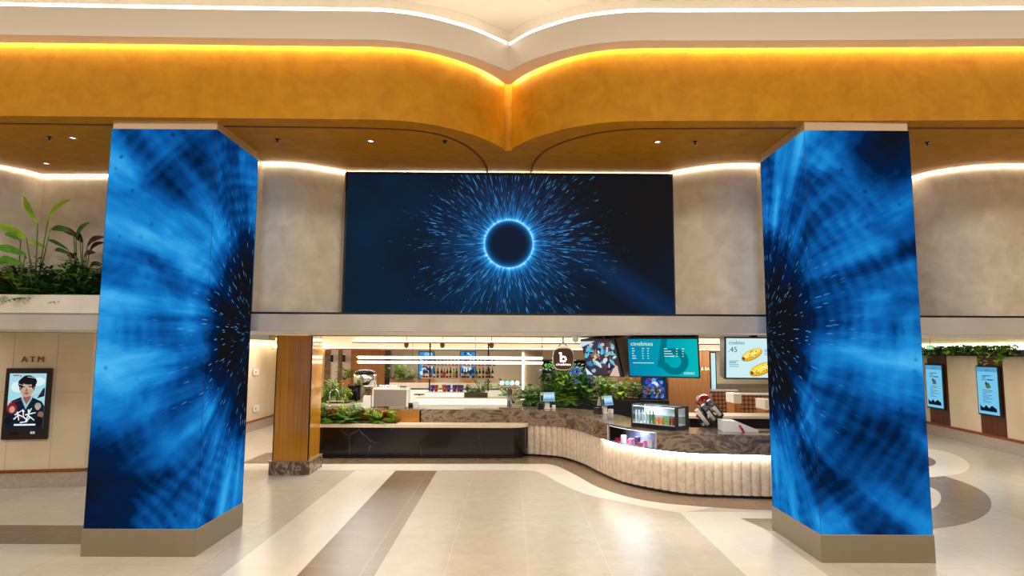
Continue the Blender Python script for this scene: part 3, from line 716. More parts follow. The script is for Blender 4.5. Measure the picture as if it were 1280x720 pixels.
# chilled display set into the counter front
dc = thing('display_case', 'glass chilled display set into the curved counter front, pink and red boxes inside', 'display case', tuple(G(790, 600, 0)))
m = MB(flat('case_interior', (120, 130, 160), .4)); a, b = i_r0, i_r1+1
m.band(offset(FP, .30)[a:b], offset(FP, .32)[a:b], ZM, ZT-.03); m.band(offset(FP, -.07)[a:b], offset(FP, .32)[a:b], ZM, ZM+.012)
m.build('case_shell', dc, True)
m = MB(M_GLASS); m.band(F[a:b], offset(FP, -.068)[a:b], ZM+.012, ZT-.03); m.build('glass_front', dc, True)
m = MB(M_LEDC); m.band(offset(FP, -.04)[a:b], offset(FP, -.03)[a:b], ZT-.045, ZT-.034); m.build('case_light', dc, True)
m = MB(M_CHROME); m.band(F[a:b], offset(FP, -.055)[a:b], ZM+.0, ZM+.014)
for i in (i_r0, i_r1): m.prism([(F[i].x-.01, F[i].y-.01), (F[i].x+.01, F[i].y-.01), (F[i].x+.01, F[i].y+.01), (F[i].x-.01, F[i].y+.01)], ZM, ZT-.03)
m.build('steel_edge', dc, True)
cands = [((200, 20, 40), 'red'), ((235, 70, 130), 'pink'), ((225, 215, 230), 'pale'), ((200, 30, 60), 'crimson'), ((230, 120, 170), 'rose'), ((90, 30, 110), 'purple'), ((210, 25, 40), 'scarlet'), ((240, 90, 150), 'light pink'), ((240, 240, 245), 'white')]
n = len(cands)
for k, (c, nm) in enumerate(cands):
    i = int(i_r0+3+(i_r1-i_r0-6)*(k+.5)/n); p = offset(FP, .05+.05*(k % 2))[i]; t = (FP[i+1]-FP[i]).normalized()
    o = MB(flat('candy_box_'+nm.replace(' ', '_'), c, .4)).box((-.045, -.03, 0), (.045, .03, .06+.04*(k % 3)), .004).build('candy_box')
    o.location = (p.x, p.y, ZM+.013); o.rotation_euler.z = math.atan2(t.y, t.x)
    tag(o, nm+' snack box lying in the glass display of the counter front', 'box', 'snack boxes in the counter front')
area('display_case_light', tuple(offset(FP, .1)[(i_r0+i_r1)//2])+(ZT-.05,), .5, .1, 8, (.8, .85, 1))

# low stone ledge with black veined marble base
lg = thing('ledge_counter', 'low black veined marble bar front with a pale stone ledge', 'counter', (-2, 14.3, 0))
def ledge_plan(g):
    pts = [(-4.35, 14.45), (-4.35, 13.98+g), (-3.9, 13.98+g), (0.02, 14.04+g)]
    for k in range(1, 7):
        t = k/6*math.pi/2; pts.append((.02+(.44-g)*math.sin(t), 14.48-(.44-g)*math.cos(t)))
    return pts+[(.46-g, 14.485)]
MB(M_LEDGE).prism(ledge_plan(0), .675, .742).build('ledge_top', lg, True)
MB(M_DMARB).prism(ledge_plan(.05), .07, .675).build('marble_base', lg, True)
MB(M_BLACK).prism(ledge_plan(.085), 0, .07).build('plinth', lg, True)

# ---- equipment on the bar (all stand on z = ZT)
def on_bar(px, Y, z=ZT): 
    p = W(px, 500, Y); return (p.x, p.y, z)
s = thing('espresso_machine', 'white and chrome espresso machine with mirrored back and cups on top', 'coffee machine', on_bar(489, 14.92))
m = MB(M_WPLAS)
for sx in (-1, 1): m.grid([[(sx*.40+e_, y, z) for y, z in ((-.17, .03), (-.13, .44), (.2, .44), (.22, .03))] for e_ in (-.018, .018)], False, True, True)
m.box((-.39, -.15, .42), (.39, .2, .45)); m.build('side_panel', s)
MB(flat('mirror_bronze', (190, 172, 150), .22, .55)).box((-.38, -.16, .04), (.38, -.145, .42)).build('back_panel', s)
m = MB(M_CHROME); m.box((-.37, -.14, .05), (.37, .15, .42)); m.box((-.39, -.1, .0), (-.34, .1, .04)); m.box((.34, -.1, .0), (.39, .1, .04)); m.build('body', s)
m = MB(M_CHROME); m.tube([(-.38, -.13, .47), (.38, -.13, .47)], .008); 
for x in (-.38, 0, .38): m.tube([(x, -.13, .44), (x, -.13, .475)], .007)
m.build('cup_rail', s)
o = MB(M_BLACK).lathe([(.05, 0), (.055, .05), (.045, .1), (.02, .11)], (.46, .0, 0)).build('steam_pitcher', s)
for k, x in enumerate((-.27, -.2, -.13, -.06, .02, .1)):
    c = W(489, 500, 14.92); o = MB(M_CHROME if k < 4 else M_WPLAS).lathe([(.022, 0), (.03, .01), (.034, .07), (.031, .07), (.026, .012)], n=12).build('metal_cup' if k < 4 else 'coffee_cup')
    o.location = (c.x+x, c.y+.03, ZT+.451)
    tag(o, ('chrome tumbler' if k < 4 else 'white coffee cup')+' on top of the espresso machine, number '+['one', 'two', 'three', 'four', 'five', 'six'][k]+' from the left', 'cup', 'cups on the espresso machine')
c = W(489, 500, 14.92)
o = MB(M_BLACK).box((-.07, -.05, 0), (.07, .05, .05), .008).build('knock_tray'); o.location = (c.x+.27, c.y+.03, ZT+.451); tag(o, 'small black tray on the right end of the espresso machine top', 'tray')

s = thing('coffee_grinder', 'small white coffee grinder with a cone of beans, left of espresso machine', 'grinder', on_bar(459.5, 14.88))
m = MB(M_WPLAS); m.grid([[(x*k, y*k, z) for x, y in ((-.1, -.1), (.1, -.1), (.1, .1), (-.1, .1))] for k, z in ((1.05, 0), (1, .03), (.82, .26), (.7, .285))], False, True, True); m.build('body', s)
MB(M_BLACK).lathe([(.045, .285), (.04, .31)], n=14).build('collar', s)
hop = MB(M_HOPPER).lathe([(.04, .31), (.07, .36), (.115, .48), (.118, .49)], n=18).build('hopper', s)
MB(flat('coffee_beans', (70, 40, 24), .6)).lathe([(.036, .312), (.066, .365), (.085, .41), (.01, .43)], n=16).build('beans', hop)
MB(M_CHROME).lathe([(.12, .488), (.122, .5), (.01, .505)], n=18).build('hopper_lid', hop)
o = MB(M_WPLAS).box((-.08, -.06, 0), (.08, .06, .09), .006).build('napkin_box'); o.location = on_bar(449, 14.95); tag(o, 'low white box on the bar left of the white grinder', 'box')
o = MB(M_WPLAS).box((-.06, -.06, 0), (.06, .06, .14), .006).build('napkin_box'); o.location = on_bar(520, 15.0); tag(o, 'white box on the bar right of the espresso machine', 'box')

# ---- rear worktop with brewer, taps
bc = thing('rear_worktop', 'dark rear worktop with stone top behind the coffee machines', 'counter', (-3.2, 16.5, 0))
a0, a1 = W(400, 505, 16.1).x, W(510, 505, 16.1).x
MB(M_BLACK).box((a0-.6, 16.12, 0), (a1, 16.8, .98)).build('cabinet', bc, True)
MB(M_LEDGE).box((a0-.62, 16.08, .98), (a1+.02, 16.82, 1.02)).build('worktop', bc, True)
s = thing('coffee_brewer', 'tall chrome coffee brewer with black dome lid behind the grinder', 'coffee machine', (W(452, 505, 16.35).x, 16.4, 1.02))
m = MB(M_CHROME); m.lathe([(.24, .42), (.29, .46), (.30, .70), (.27, .74)], (.06, 0, 0), 24); m.box((-.13, -.12, 0), (.3, .2, .42), .01); m.build('body', s)
MB(M_BLACK).lathe([(.29, .74), (.25, .80), (.15, .84), (.02, .85)], (.06, 0, 0), 24).build('dome_lid', s)
m = MB(M_BLACKM); m.box((-.34, -.2, .08), (-.02, .05, .44), .02); m.lathe([(.05, -.0), (.06, .3), (.03, .34)], (-.1, -.24, .05), 14); m.tube([(-.2, -.25, .4), (-.26, -.3, .25), (-.2, -.3, .1)], .02); m.build('brew_group', s)
MB(M_CHROME).box((-.44, -.15, 0), (-.14, .15, .16), .01).build('bean_bin', s)
MB(M_CHROME).tube([(-.42, -.1, .16), (-.42, -.1, .42), (-.3, -.12, .48)], .014).build('water_pipe', s)
m = MB(M_CHROME); m.tube([(.34, -.1, .5), (.4, -.2, .45), (.4, -.2, .2)], .012); m.build('steam_wand', s)
s = thing('gooseneck_tap', 'chrome gooseneck tap over the sink among the plants', 'tap', on_bar(413, 14.92))
MB(M_CHROME).tube([(-.02, 0, 0), (-.02, 0, .2)]+[(.09-.11*math.cos(t), 0, .3+.11*math.sin(t)) for t in [k*math.pi/8 for k in range(0, 8)]]+[(.2, 0, .24)], .012).build('spout', s)
MB(M_CHROME).lathe([(.03, 0), (.03, .02), (.016, .04)], (-.02, 0, 0)).build('tap_base', s); MB(M_CHROME).tube([(-.02, 0, .08), (-.08, 0, .12)], .007).build('handle', s)

# ---- glowing stepped back bar
bb = thing('back_bar', 'glowing white stepped back bar behind the beer tap', 'bar shelf', (-1, 16.3, 0))
glow = emis('backlit_panel', (255, 244, 222), 1.25)
def wx(px, Y): return W(px, 480, Y).x
for nm, xa, xb, y0_, z0_, z1_ in (('lower_step', 512, 652, 15.85, .0, 1.0), ('middle_step', 520, 640, 16.15, 1.0, 1.17), ('top_step', 533, 579, 16.4, 1.17, 1.30)):
    xa, xb = wx(xa, y0_), wx(xb, y0_)
    MB(glow).box((xa, y0_, z0_), (xb, y0_+.6, z1_-.02)).build(nm, bb, True)
    MB(M_LEDGE).box((xa-.02, y0_-.03, z1_-.02), (xb+.02, y0_+.62, z1_)).build(nm+'_top', bb, True)
# cups in stacks
blue, redm = flat('paper_cup_blue', (30, 40, 150), .4), flat('paper_cup_red', (170, 40, 20), .4)
cup_px = [(540.5, 0), (545.5, 1), (555, 1), (556.5, 1), (561, 0), (568.5, 0), (573, 1), (577, 0)]
words_n = ['first', 'second', 'third', 'fourth', 'fifth', 'sixth', 'seventh', 'eighth', 'ninth', 'tenth', 'eleventh', 'twelfth', 'thirteenth', 'fourteenth', 'fifteenth', 'sixteenth', 'seventeenth', 'eighteenth', 'nineteenth', 'twentieth', 'twenty-first', 'twenty-second']
for k, (px, c) in enumerate(cup_px):
    s = thing('paper_cup', ('blue', 'red')[c]+' paper popcorn cup on the glowing back bar, '+words_n[k]+' from the left', 'cup', (wx(px, 16.6), 16.55+.09*(k in (2, 6)), 1.30), 0, 'popcorn cups on the back bar')
    cb_ = MB((blue, redm)[c]).lathe([(.04, 0), (.062, .165), (.058, .165), (.036, .01)], n=16).build('cup_body', s)
    MB(flat('cup_print', (225, 200, 190), .5)).lathe([(.0485, .055), (.0515, .075), (.0535, .09)], n=7).build('printed_emblem', cb_)

# ---- bottle shelf hung on two posts
bs = thing('bottle_shelf', 'two-tier timber bottle shelf on two dark posts above the back bar', 'shelf', (0, 16.6, 1.2))
Ys = 16.55; x0, x1 = wx(527, Ys), wx(620, Ys)
m = MB(flat('pink_timber_shelf', (214, 160, 120), .5)); zs = W(573, 472, Ys).z; zu = W(573, 456.5, Ys).z
m.box((x0, Ys-.12, zs-.03), (x1, Ys+.12, zs)); m.box((x0, Ys-.12, zu-.03), (x1, Ys+.12, zu)); m.build('shelf_board', bs, True)
for px in (536, 610): MB(M_BLACKM).box((wx(px, Ys)-.02, Ys+.13, 1.30), (wx(px, Ys)+.02, Ys+.17, 2.95)).build('post', bs, True)
dk = [flat('wine_glass_dark', (26, 12, 10), .15), flat('wine_glass_green', (20, 40, 14), .15), flat('bottle_red', (170, 20, 40), .2), flat('bottle_clear', (190, 190, 180), .1), flat('bottle_lime', (120, 180, 20), .2)]
lb_ = [flat('label_cream', (220, 190, 140), .6), flat('label_red', (180, 40, 40), .6), flat('label_gold', (200, 150, 60), .6), flat('label_white', (235, 225, 215), .6), flat('label_grey', (130, 140, 150), .6)]
capm = [flat('cap_black', (20, 16, 16), .4), flat('cap_red', (190, 30, 50), .4), flat('cap_gold', (190, 140, 60), .4)]
spec = [(0, 2, 0), (0, 3, 1), (0, 1, 1), (0, 0, 0), (0, 4, 0), (0, 2, 2), (2, 1, 1), (0, 0, 2), (0, 2, 0), (4, 4, 0), (0, 1, 0), (0, 0, 1), (0, 4, 0), (0, 0, 0), (0, 4, 0), (0, 4, 1), (0, 0, 1), (0, 2, 0), (0, 2, 0), (0, 4, 0), (0, 3, 2)]
pxs = [530, 533.5, 538.2, 542.8, 547.2, 552, 555.3, 559, 563, 567, 570.8, 578, 581.3, 585, 591.5, 595.7, 599.5, 604, 608, 611.7, 615.5]
bn = ['dark', 'green glass', 'bright red', 'clear', 'lime green']; ln = ['cream', 'red', 'gold', 'white', 'grey']; cn = ['black', 'red', 'gold']
def bottle(b_, l_, c_, h, loc, label, grp):
    m = MB(dk[b_]); k = h/.25
    m.lathe([(.03*k**.3, 0), (.034, .01), (.034, .13*k), (.030, .155*k), (.013, .18*k), (.012, .21*k)], n=12)
    m.use(lb_[l_]).lathe([(.0348, .04*k), (.0348, .105*k)], n=12); m.use(capm[c_]).lathe([(.0135, .205*k), (.0135, h), (.004, h+.001)], n=10)
    o = m.build('bottle'); o.location = loc; return tag(o, label, 'bottle', grp)
for k, (px, (b_, l_, c_)) in enumerate(zip(pxs, spec)):
    bottle(b_, l_, c_, .235+.03*(k % 3)*.6, (wx(px, Ys), Ys-.03, zs), f'{bn[b_]} bottle with {ln[l_]} label on the lower bottle shelf, {words_n[k]} from the left', 'bottles on the lower bottle shelf')
for k in range(20):
    px = 530+k*4.5+(1.5 if k > 10 else 0)
    bottle(0 if k % 4 else 2, (k*2) % 5, k % 3, .19, (wx(px, Ys), Ys-.02, zu), f'short bottle with {ln[(k*2)%5]} label on the upper bottle shelf, {words_n[k]} from the left', 'bottles on the upper bottle shelf')

# ---- linear pendants
tubem = emis('pendant_tube', (255, 240, 214), 5)
for k, (py, Y) in enumerate(((447.2, 15.2), (453.2, 15.0))):
    a, b = W(447.5, py-.6, Y), W(678, py+.4, Y)
    s = thing('linear_pendant', ('upper' if k == 0 else 'lower')+' of two long glowing tube lamps hung over the bar', 'pendant lamp', ((a.x+b.x)/2, Y, a.z))
    MB(tubem).tube([(a.x, Y, a.z), (b.x, Y, a.z)], .030, 12).build('tube', s, True)
    MB(M_BRASSPANEL).tube([(a.x-.03, Y, a.z), (a.x, Y, a.z)], .031, 12).build('end_cap', s, True); MB(M_BRASSPANEL).tube([(b.x, Y, a.z), (b.x+.03, Y, a.z)], .031, 12).build('end_cap', s, True)
    for px in (515, 594, 678 if k == 0 else 677): MB(M_BLACKM).tube([(wx(px, Y), Y, a.z+.025), (wx(px, Y), Y, 2.95)], .005, 5).build('suspension_wire', s, True)

# ---- beer tap
s = thing('beer_tap', 'chrome beer tap column with four glowing round badges', 'beer tap', on_bar(637, 14.95))
MB(flat('tap_column_metal', (110, 108, 104), .3, .9)).lathe([(.09, 0), (.09, .012), (.062, .02), (.058, .42), (.066, .45)], n=18).build('column', s)
m = MB(M_CHROME); m.box((-.24, -.05, .46), (.24, .05, .53), .02); m.build('tap_rail', s)
disc = emis('tap_badge_white', (235, 255, 250), 1.6); disc2 = emis('tap_badge_cyan', (150, 235, 235), 1.3)
for k, x in enumerate((-.18, -.06, .06, .18)):
    MB(disc2 if k == 1 else disc).lathe([(.001, -.035), (.05, -.035), (.052, -.03), (.052, -.012), (.001, -.01)], (x, 0, .585), 20, axis='Y').build('badge', s)
    m = MB(M_CHROME); m.tube([(x, -.05, .48), (x, -.1, .44), (x, -.1, .40)], .009); m.build('spout', s)
MB(M_STEEL).box((-.25, -.2, 0), (.25, -.09, .025), .005).build('drip_tray', s)

# ---- tills
def till(loc, rz, label, scr_cols):
    s = thing('till', label, 'cash register', loc, rz)
    m = MB(M_WPLAS); m.box((-.07, -.04, 0), (.09, .1, .02), .006); m.grid([[(x, y, z) for x, y in ((-.055, a), (.055, a), (.055, b), (-.055, b))] for z, a, b in ((.02, -.02, .06), (.2, -.02, .04))], False, True, True); m.build('stand', s)
    T = Matrix.Translation((0, -.06, .28)) @ Matrix.Rotation(R(-14), 4, 'X')
    m = MB(M_BLACK); m.T = T; m.box((-.18, -.012, -.115), (.18, .016, .115), .005); hs_ = m.build('screen_housing', s)
    p = Pic(None, T @ Matrix.Translation((0, -.0125, 0))); p.rect(-.168, -.103, .168, .103, em_pal('blue_screen', (150, 200, 225)))
    p.rect(-.163, -.098, -.10, .098, em_pal('scr_dark', (40, 60, 50))); p.rect(-.155, .03, -.11, .09, em_pal('scr_yellow', (200, 200, 90)))
    for k in range(4): p.rect(-.085+.06*k, -.02+.01*(k % 2), -.04+.06*k, .06, em_pal('scr_pale', (215, 235, 245)))
    p.rect(-.09, -.09, .15, -.05, em_pal('scr_blue2', (90, 150, 200))); p.build('display', hs_, recalc=False)
    m = MB(M_WPLAS); m.T = Matrix.Translation((.03, .09, .26)) @ Matrix.Rotation(R(16), 4, 'X'); m.box((-.15, -.008, -.1), (.15, .008, .1), .004); m.build('rear_display', s)
    MB(M_BLACK).box((-.22, -.02, 0), (-.09, .14, .13), .01).build('receipt_printer', s)
    MB(M_WPLAS).box((.11, -.08, 0), (.19, .02, .09), .008).build('card_reader', s)
    return s
_pal = {}
def em_pal(n, rgb, s=1.0):
    if n not in _pal: _pal[n] = emis('lit_'+n, rgb, s)
    return _pal[n]
till(on_bar(684, 14.75), R(2), 'till with bright blue screen on the bar, under the hanging round sign', None)
till(on_bar(756, 13.75), R(38), 'till turned sideways where the counter bends, left of the glass fridge', None)

# ---- glass fridge on the counter
pa, pb = G(789, 533, ZT), G(845, 539, ZT); dx = (v2(pb)-v2(pa)); Lf = dx.length; an = math.atan2(dx.y, dx.x)
fr = thing('glass_fridge', 'black framed countertop glass fridge filled with drinks', 'fridge', (pa.x, pa.y, ZT), an)
Hf, Df = .40, .44
m = MB(M_BLACK)
m.box((0, 0, 0), (Lf, Df, .07)); 
for x in (0, Lf-.02):
    for y in (0, Df-.03): m.box((x, y, .07), (x+.02, y+.03, Hf))
m.box((0, 0, Hf-.015), (Lf, .012, Hf)); m.box((0, Df-.02, Hf-.015), (Lf, Df, Hf)); m.box((Lf-.02, 0, Hf-.03), (Lf, Df, Hf)); m.box((0, 0, Hf-.02), (.02, Df, Hf))
m.box((Lf-.02, .03, .07), (Lf, .09, Hf-.03)); m.box((Lf-.02, Df-.09, .07), (Lf, Df-.03, Hf-.03)); m.build('frame', fr)
m = MB(M_GLASS); m.box((.02, .003, .07), (Lf-.02, .008, Hf-.015)); m.box((.0, .012, Hf-.01), (Lf-.02, Df-.02, Hf-.004)); m.box((.003, .03, .07), (.008, Df-.03, Hf-.02)); m.box((Lf-.012, .09, .07), (Lf-.006, Df-.09, Hf-.03)); m.build('glass_pane', fr)
MB(flat('fridge_mirror_back', (190, 205, 215), .2, .6)).box((.02, Df-.012, .07), (Lf-.02, Df-.004, Hf-.015)).build('back_wall', fr)
m = MB(M_LEDC); m.box((.03, .02, Hf-.03), (Lf-.03, .035, Hf-.018)); m.box((.02, Df-.03, .08), (.03, Df-.02, Hf-.03)); m.build('fridge_light', fr)
m = MB(flat('fridge_shelf', (225, 235, 240), .25)); m.box((.02, .02, .07), (Lf-.02, Df-.02, .076)); m.box((.04, .22, .22), (Lf-.04, Df-.02, .225)); m.build('shelf', fr)
area('fridge_light', (pa.x+.3, pa.y+.1, ZT+Hf-.04), .6, .1, 12, (.82, .92, 1))
fm = Matrix.Translation(fr.location) @ Matrix.Rotation(an, 4, 'Z')
kinds = [('clear water', (205, 225, 235), .22, 8), ('green glass', (30, 150, 60), .22, 3), ('orange juice', (240, 130, 20), .14, 5), ('lime drink', (120, 200, 60), .16, 3), ('cola red', (150, 20, 30), .15, 3)]
xx = .05; kk = 0
tot = sum(k[3] for k in kinds); stepx = (Lf-.1)/tot
for nm, rgb, h, cnt in kinds:
    mt = flat('drink_'+nm.replace(' ', '_'), rgb, .15); cp_ = flat('drink_cap_'+nm.replace(' ', '_'), (245, 200, 40) if 'orange' in nm else tuple(min(255, int(c*.8+40)) for c in rgb), .4)
    base = None
    for q in range(cnt):
        m = MB(mt); r_ = stepx*.46
        m.lathe([(r_*.9, 0), (r_, .01), (r_, h*.6), (r_*.45, h*.8), (r_*.4, h*.92)], n=12); m.use(cp_).lathe([(r_*.48, h*.9), (r_*.48, h), (.003, h+.001)], n=10)
        o = m.build('drink_bottle'); p = fm @ Vector((xx, .09+.03*(q % 2), .077)); o.location = p
        tag(o, f'{nm} bottle in the countertop glass fridge, {words_n[q]} of its kind from the left', 'bottle', nm+' bottles in the glass fridge'); xx += stepx

# ---- cup dispenser with sleeves, red helmet, scoop tray
p = on_bar(885, 11.15)
s = thing('cup_dispenser', 'black slanted cup dispenser holding rows of white cups', 'cup dispenser', G(888, 534, ZT), R(-8))
m = MB(M_BLACK); m.prism([(-.14, -.1), (.20, -.1), (.20, .14), (-.14, .14)], 0, .03)
m.grid([[(-.13, y, .03), (.20, y, .03), (.20, y, .27), (.10, y, .24), (-.10, y, .07)] for y in (-.1, .14)], False, True, True); m.build('body', s)
wc, teal = flat('paper_cup_white', (238, 232, 224), .5), flat('sleeve_teal', (30, 130, 165), .5)
orng = flat('sleeve_orange', (235, 120, 60), .5)
for k, (ox, ln_, tl_) in enumerate(((-.06, .42, 0), (.05, .42, 1), (.15, .42, 1))):
    b0 = Vector((ox, -.13+.0*k, .06+.085*k)); dd = Vector((-.60, -.12, .78)).normalized()
    m = MB(M_BLACK); m.tube([b0-dd*.02+Vector((.035, .03, 0)), b0+dd*.26+Vector((.035, .03, 0))], .036, 12); m.build('holder_tube', s)
    m = MB(wc); m.tube([b0, b0+dd*ln_*.8], .033, 14, .037); cs_ = m.build('cup_stack', s)
    if tl_:
        m = MB(teal); m.tube([b0+dd*ln_*.48, b0+dd*ln_*.78], .0385, 14, .0395); m.use(orng).tube([b0+dd*ln_*.56+Vector((0, -.012, 0)), b0+dd*ln_*.64+Vector((0, -.012, 0))], .030, 8); m.build('cup_sleeve', cs_)
p2 = G(888, 534, ZT)
s = thing('souvenir_helmet', 'glossy red helmet-shaped souvenir bucket behind the cup dispenser', 'bucket', (p2.x-.03, p2.y+.24, ZT))
MB(M_BLACK).box((-.05, -.05, 0), (.05, .05, .36), .01).build('stand', s)
MB(flat('helmet_red', (150, 12, 24), .12, 0, .6, 1)).lathe([(.10, .34), (.145, .40), (.15, .46), (.12, .53), (.06, .57), (.002, .58)], n=22).build('shell', s)
m = MB(flat('helmet_print', (200, 120, 50), .4)); m.T = Matrix.Translation((-.06, -.125, .42)) @ Matrix.Rotation(R(-20), 4, 'Z'); m.box((-.055, -.01, -.035), (.055, .01, .03), .006); m.build('front_badge', s)
s = thing('red_cup_stack', 'short slanted stack of red and black lids left of the cup dispenser', 'cups', G(876, 531, ZT), 0)
m = MB(flat('lid_red', (185, 22, 20), .4)).tube([(-.08, 0, .17), (.03, 0, .12)], .03, 12); m.build('red_lids', s)
MB(M_BLACK).tube([(-.02, 0, .13), (.06, 0, .03)], .034, 12).build('holder', s)
MB(M_BLACK).box((.0, -.04, 0), (.09, .04, .03)).build('foot', s)
s = thing('popcorn_tray', 'white sloping serving tray with a red scoop right of the cup dispenser', 'tray', G(926, 540, ZT), R(-4))
m = MB(M_WPLAS); m.grid([[(-.28, y, 0), (.30, y, 0), (.30, y, .03), (.24, y, .055), (-.04, y, .17), (-.28, y, .18)] for y in (.02, .40)], False, True, True); m.build('tray_body', s)
m = MB(flat('scoop_red', (190, 16, 26), .3)); m.tube([(-.02, 0, .11), (.03, -.02, .03)], .018, 10); m.lathe([(.02, 0), (.024, .02), (.01, .03)], (.03, -.03, 0), 12); m.build('scoop', s)
m = MB(M_BLACK); m.box((.3, .02, 0), (1.2, .40, .012)); m.build('black_mat', s)

# rear counter at the right
s = thing('rear_counter', 'black rear counter with pale marble top in front of the booths', 'counter', (4.8, 13.2, 0))
MB(M_BLACK).box((3.7, 12.95, 0), (6.8, 13.6, 1.02)).build('cabinet', s, True)
MB(M_LEDGE).box((3.66, 12.92, 1.02), (6.85, 13.62, 1.07)).build('worktop', s, True)

# ---- hanging round sign
c = W(704, 448.5, 11.9)
s = thing('hanging_sign', 'round-cornered dark timber sign with glowing letter b, hung over the bar', 'sign', c)
def squircle(rx, rz, n=40, pw=3.2): rx *= .915; rz *= .915; return [(rx*math.copysign(abs(math.cos(t))**(2/pw), math.cos(t)), rz*math.copysign(abs(math.sin(t))**(2/pw), math.sin(t))) for t in [2*math.pi*k/n for k in range(n)]]
def sqbody(m, rx, rz, y0, y1):
    P = squircle(rx, rz); return m.grid([[(x, y, z) for x, z in P] for y in (y0, y1)], True, True, True)
sqbody(MB(wood('sign_timber', (70, 42, 24), (104, 66, 38), .4, 60)), .20, .215, -.04, .04).build('face', s)
m = MB(M_CHROME); P = squircle(.22, .235); Q = squircle(.20, .215)
m.grid([[(P[k][0], -.05, P[k][1]), (P[k][0], .05, P[k][1]), (Q[k][0], .05, Q[k][1]), (Q[k][0], -.05, Q[k][1])] for k in list(range(40))+[0]], True, True); m.build('rim', s)
m = MB(M_CHROME); m.box((-.13, -.03, 2.645-c.z), (.13, .03, 2.66-c.z)); m.tube([(0, 0, .29), (0, 0, 2.65-c.z)], .015); m.tube([(0, 0, .32), (-.05, 0, .27), (-.09, 0, .235)], .013); m.tube([(0, 0, .32), (.05, 0, .27), (.09, 0, .235)], .013); m.build('hanger', s)
bw = emis('sign_letter_white', (255, 250, 240), 2.2)
p = Pic(bw, Matrix.Translation((0, -.045, 0))); p.rect(-.065, -.06, -.03, .12, bw); p.ring(.0, -.005, .028, .062, bw); p.rect(-.085, .095, -.03, .12, bw)
p.text('cinebites', -.14, -.125, .068, bw, .28); p.build('lettering', s, recalc=False)

# ---- big tilted menu screens
def menu_screen(px, py, Y, yaw, tilt, w, h, label, draw, depth=.30, roll=0):
    c = W(px, py, Y)
    s = thing('menu_screen', label, 'menu screen', c); s.rotation_euler = Matrix.Rotation(yaw, 3, 'Z').to_4x4().to_euler()
    T = Matrix.Rotation(tilt, 4, 'X') @ Matrix.Rotation(roll, 4, 'Y')
    m = MB(M_BLACK); m.T = T; m.box((-w/2, -.01, -h/2), (w/2, .03, h/2)); bz_ = m.build('bezel', s)
    m = MB(flat('screen_case', (110, 98, 84), .4)); m.T = T
    m.grid([[(x*k, y, z*k2) for x, z in ((-w/2, -h/2), (w/2, -h/2), (w/2, h/2), (-w/2, h/2))] for y, k, k2 in ((.03, 1, 1), (depth, .96, .93))], False, True, True); m.build('case', s)
    up = T @ Vector((0, depth*.6, h/2))
    m = MB(M_BLACKM); zc = 2.66-c.z
    if zc > up.z: m.box((-.05, up.y-.05, up.z-.02), (.05, up.y+.05, zc)); m.build('ceiling_mount', s)
    p = Pic(None, T @ Matrix.Translation((0, -.0105, 0))); draw(p, w-.05, h-.05); p.build('display', bz_, recalc=False)
    return s
E = em_pal
def draw_menu(p, w, h):
    g0 = bpy.data.materials.new('lit_teal_gradient'); g0.use_nodes = True; nt = g0.node_tree; nt.nodes.clear()
    uvn = N(nt, 'ShaderNodeTexCoord'); sp = N(nt, 'ShaderNodeSeparateXYZ'); nt.links.new(uvn.outputs['Object'], sp.inputs[0])
    f = math_(nt, 'ADD', math_(nt, 'MULTIPLY', sp.outputs[0], .7), .5)
    e_ = N(nt, 'ShaderNodeEmission'); nt.links.new(ramp(nt, f, [(0, lin((0, 128, 172))), (.55, lin((0, 160, 180))), (1, lin((10, 190, 190)))]), e_.inputs[0]); o = N(nt, 'ShaderNodeOutputMaterial'); nt.links.new(e_.outputs[0], o.inputs[0])
    p.rect(-w/2, -h/2, w/2, h/2, g0)
    dt = E('teal_dark', (0, 118, 132)); cx, cy = .19, -.03
    p.ring(cx, cy-.03, .115, .235, dt, -2.9, 2.6, 36); p.poly([(-.01, h/2), (.09, h/2), (.02, -.13), (-.10, -.16)], dt); p.poly([(-.10, -.16), (.1, -.2), (.04, -.08), (-.03, 0)], dt)
    wh = E('cream_text', (225, 250, 210)); ww = E('white_text', (230, 245, 250))
    p.text('cinebites', -w/2+.045, h/2-.115, .105, wh, .38)
    for cx0, ys in ((-w/2+.06, 5), (.03, 4)):
        wds = (.05, .03, .03) 
        for rI in range(ys):
            y = h/2-.17-rI*.043; 
            for cI, dxx in enumerate((0, .175, .265) if cx0 < 0 else (0, .20, .30)):
                ww_ = ((.04, .05, .03, .06, .07) if cx0 < 0 else (.05, .12, .14, .17))[rI] if cI == 0 else (.035 if rI == 0 else .022)
                p.rect(cx0+dxx, y, cx0+dxx+ww_, y+.012, ww if rI else wh)
    p.rect(-w/2+.07, -.095, -.15, -.085, ww); p.text('DRINKS', w/2-.235, -h/2+.045, .06, ww, .17)
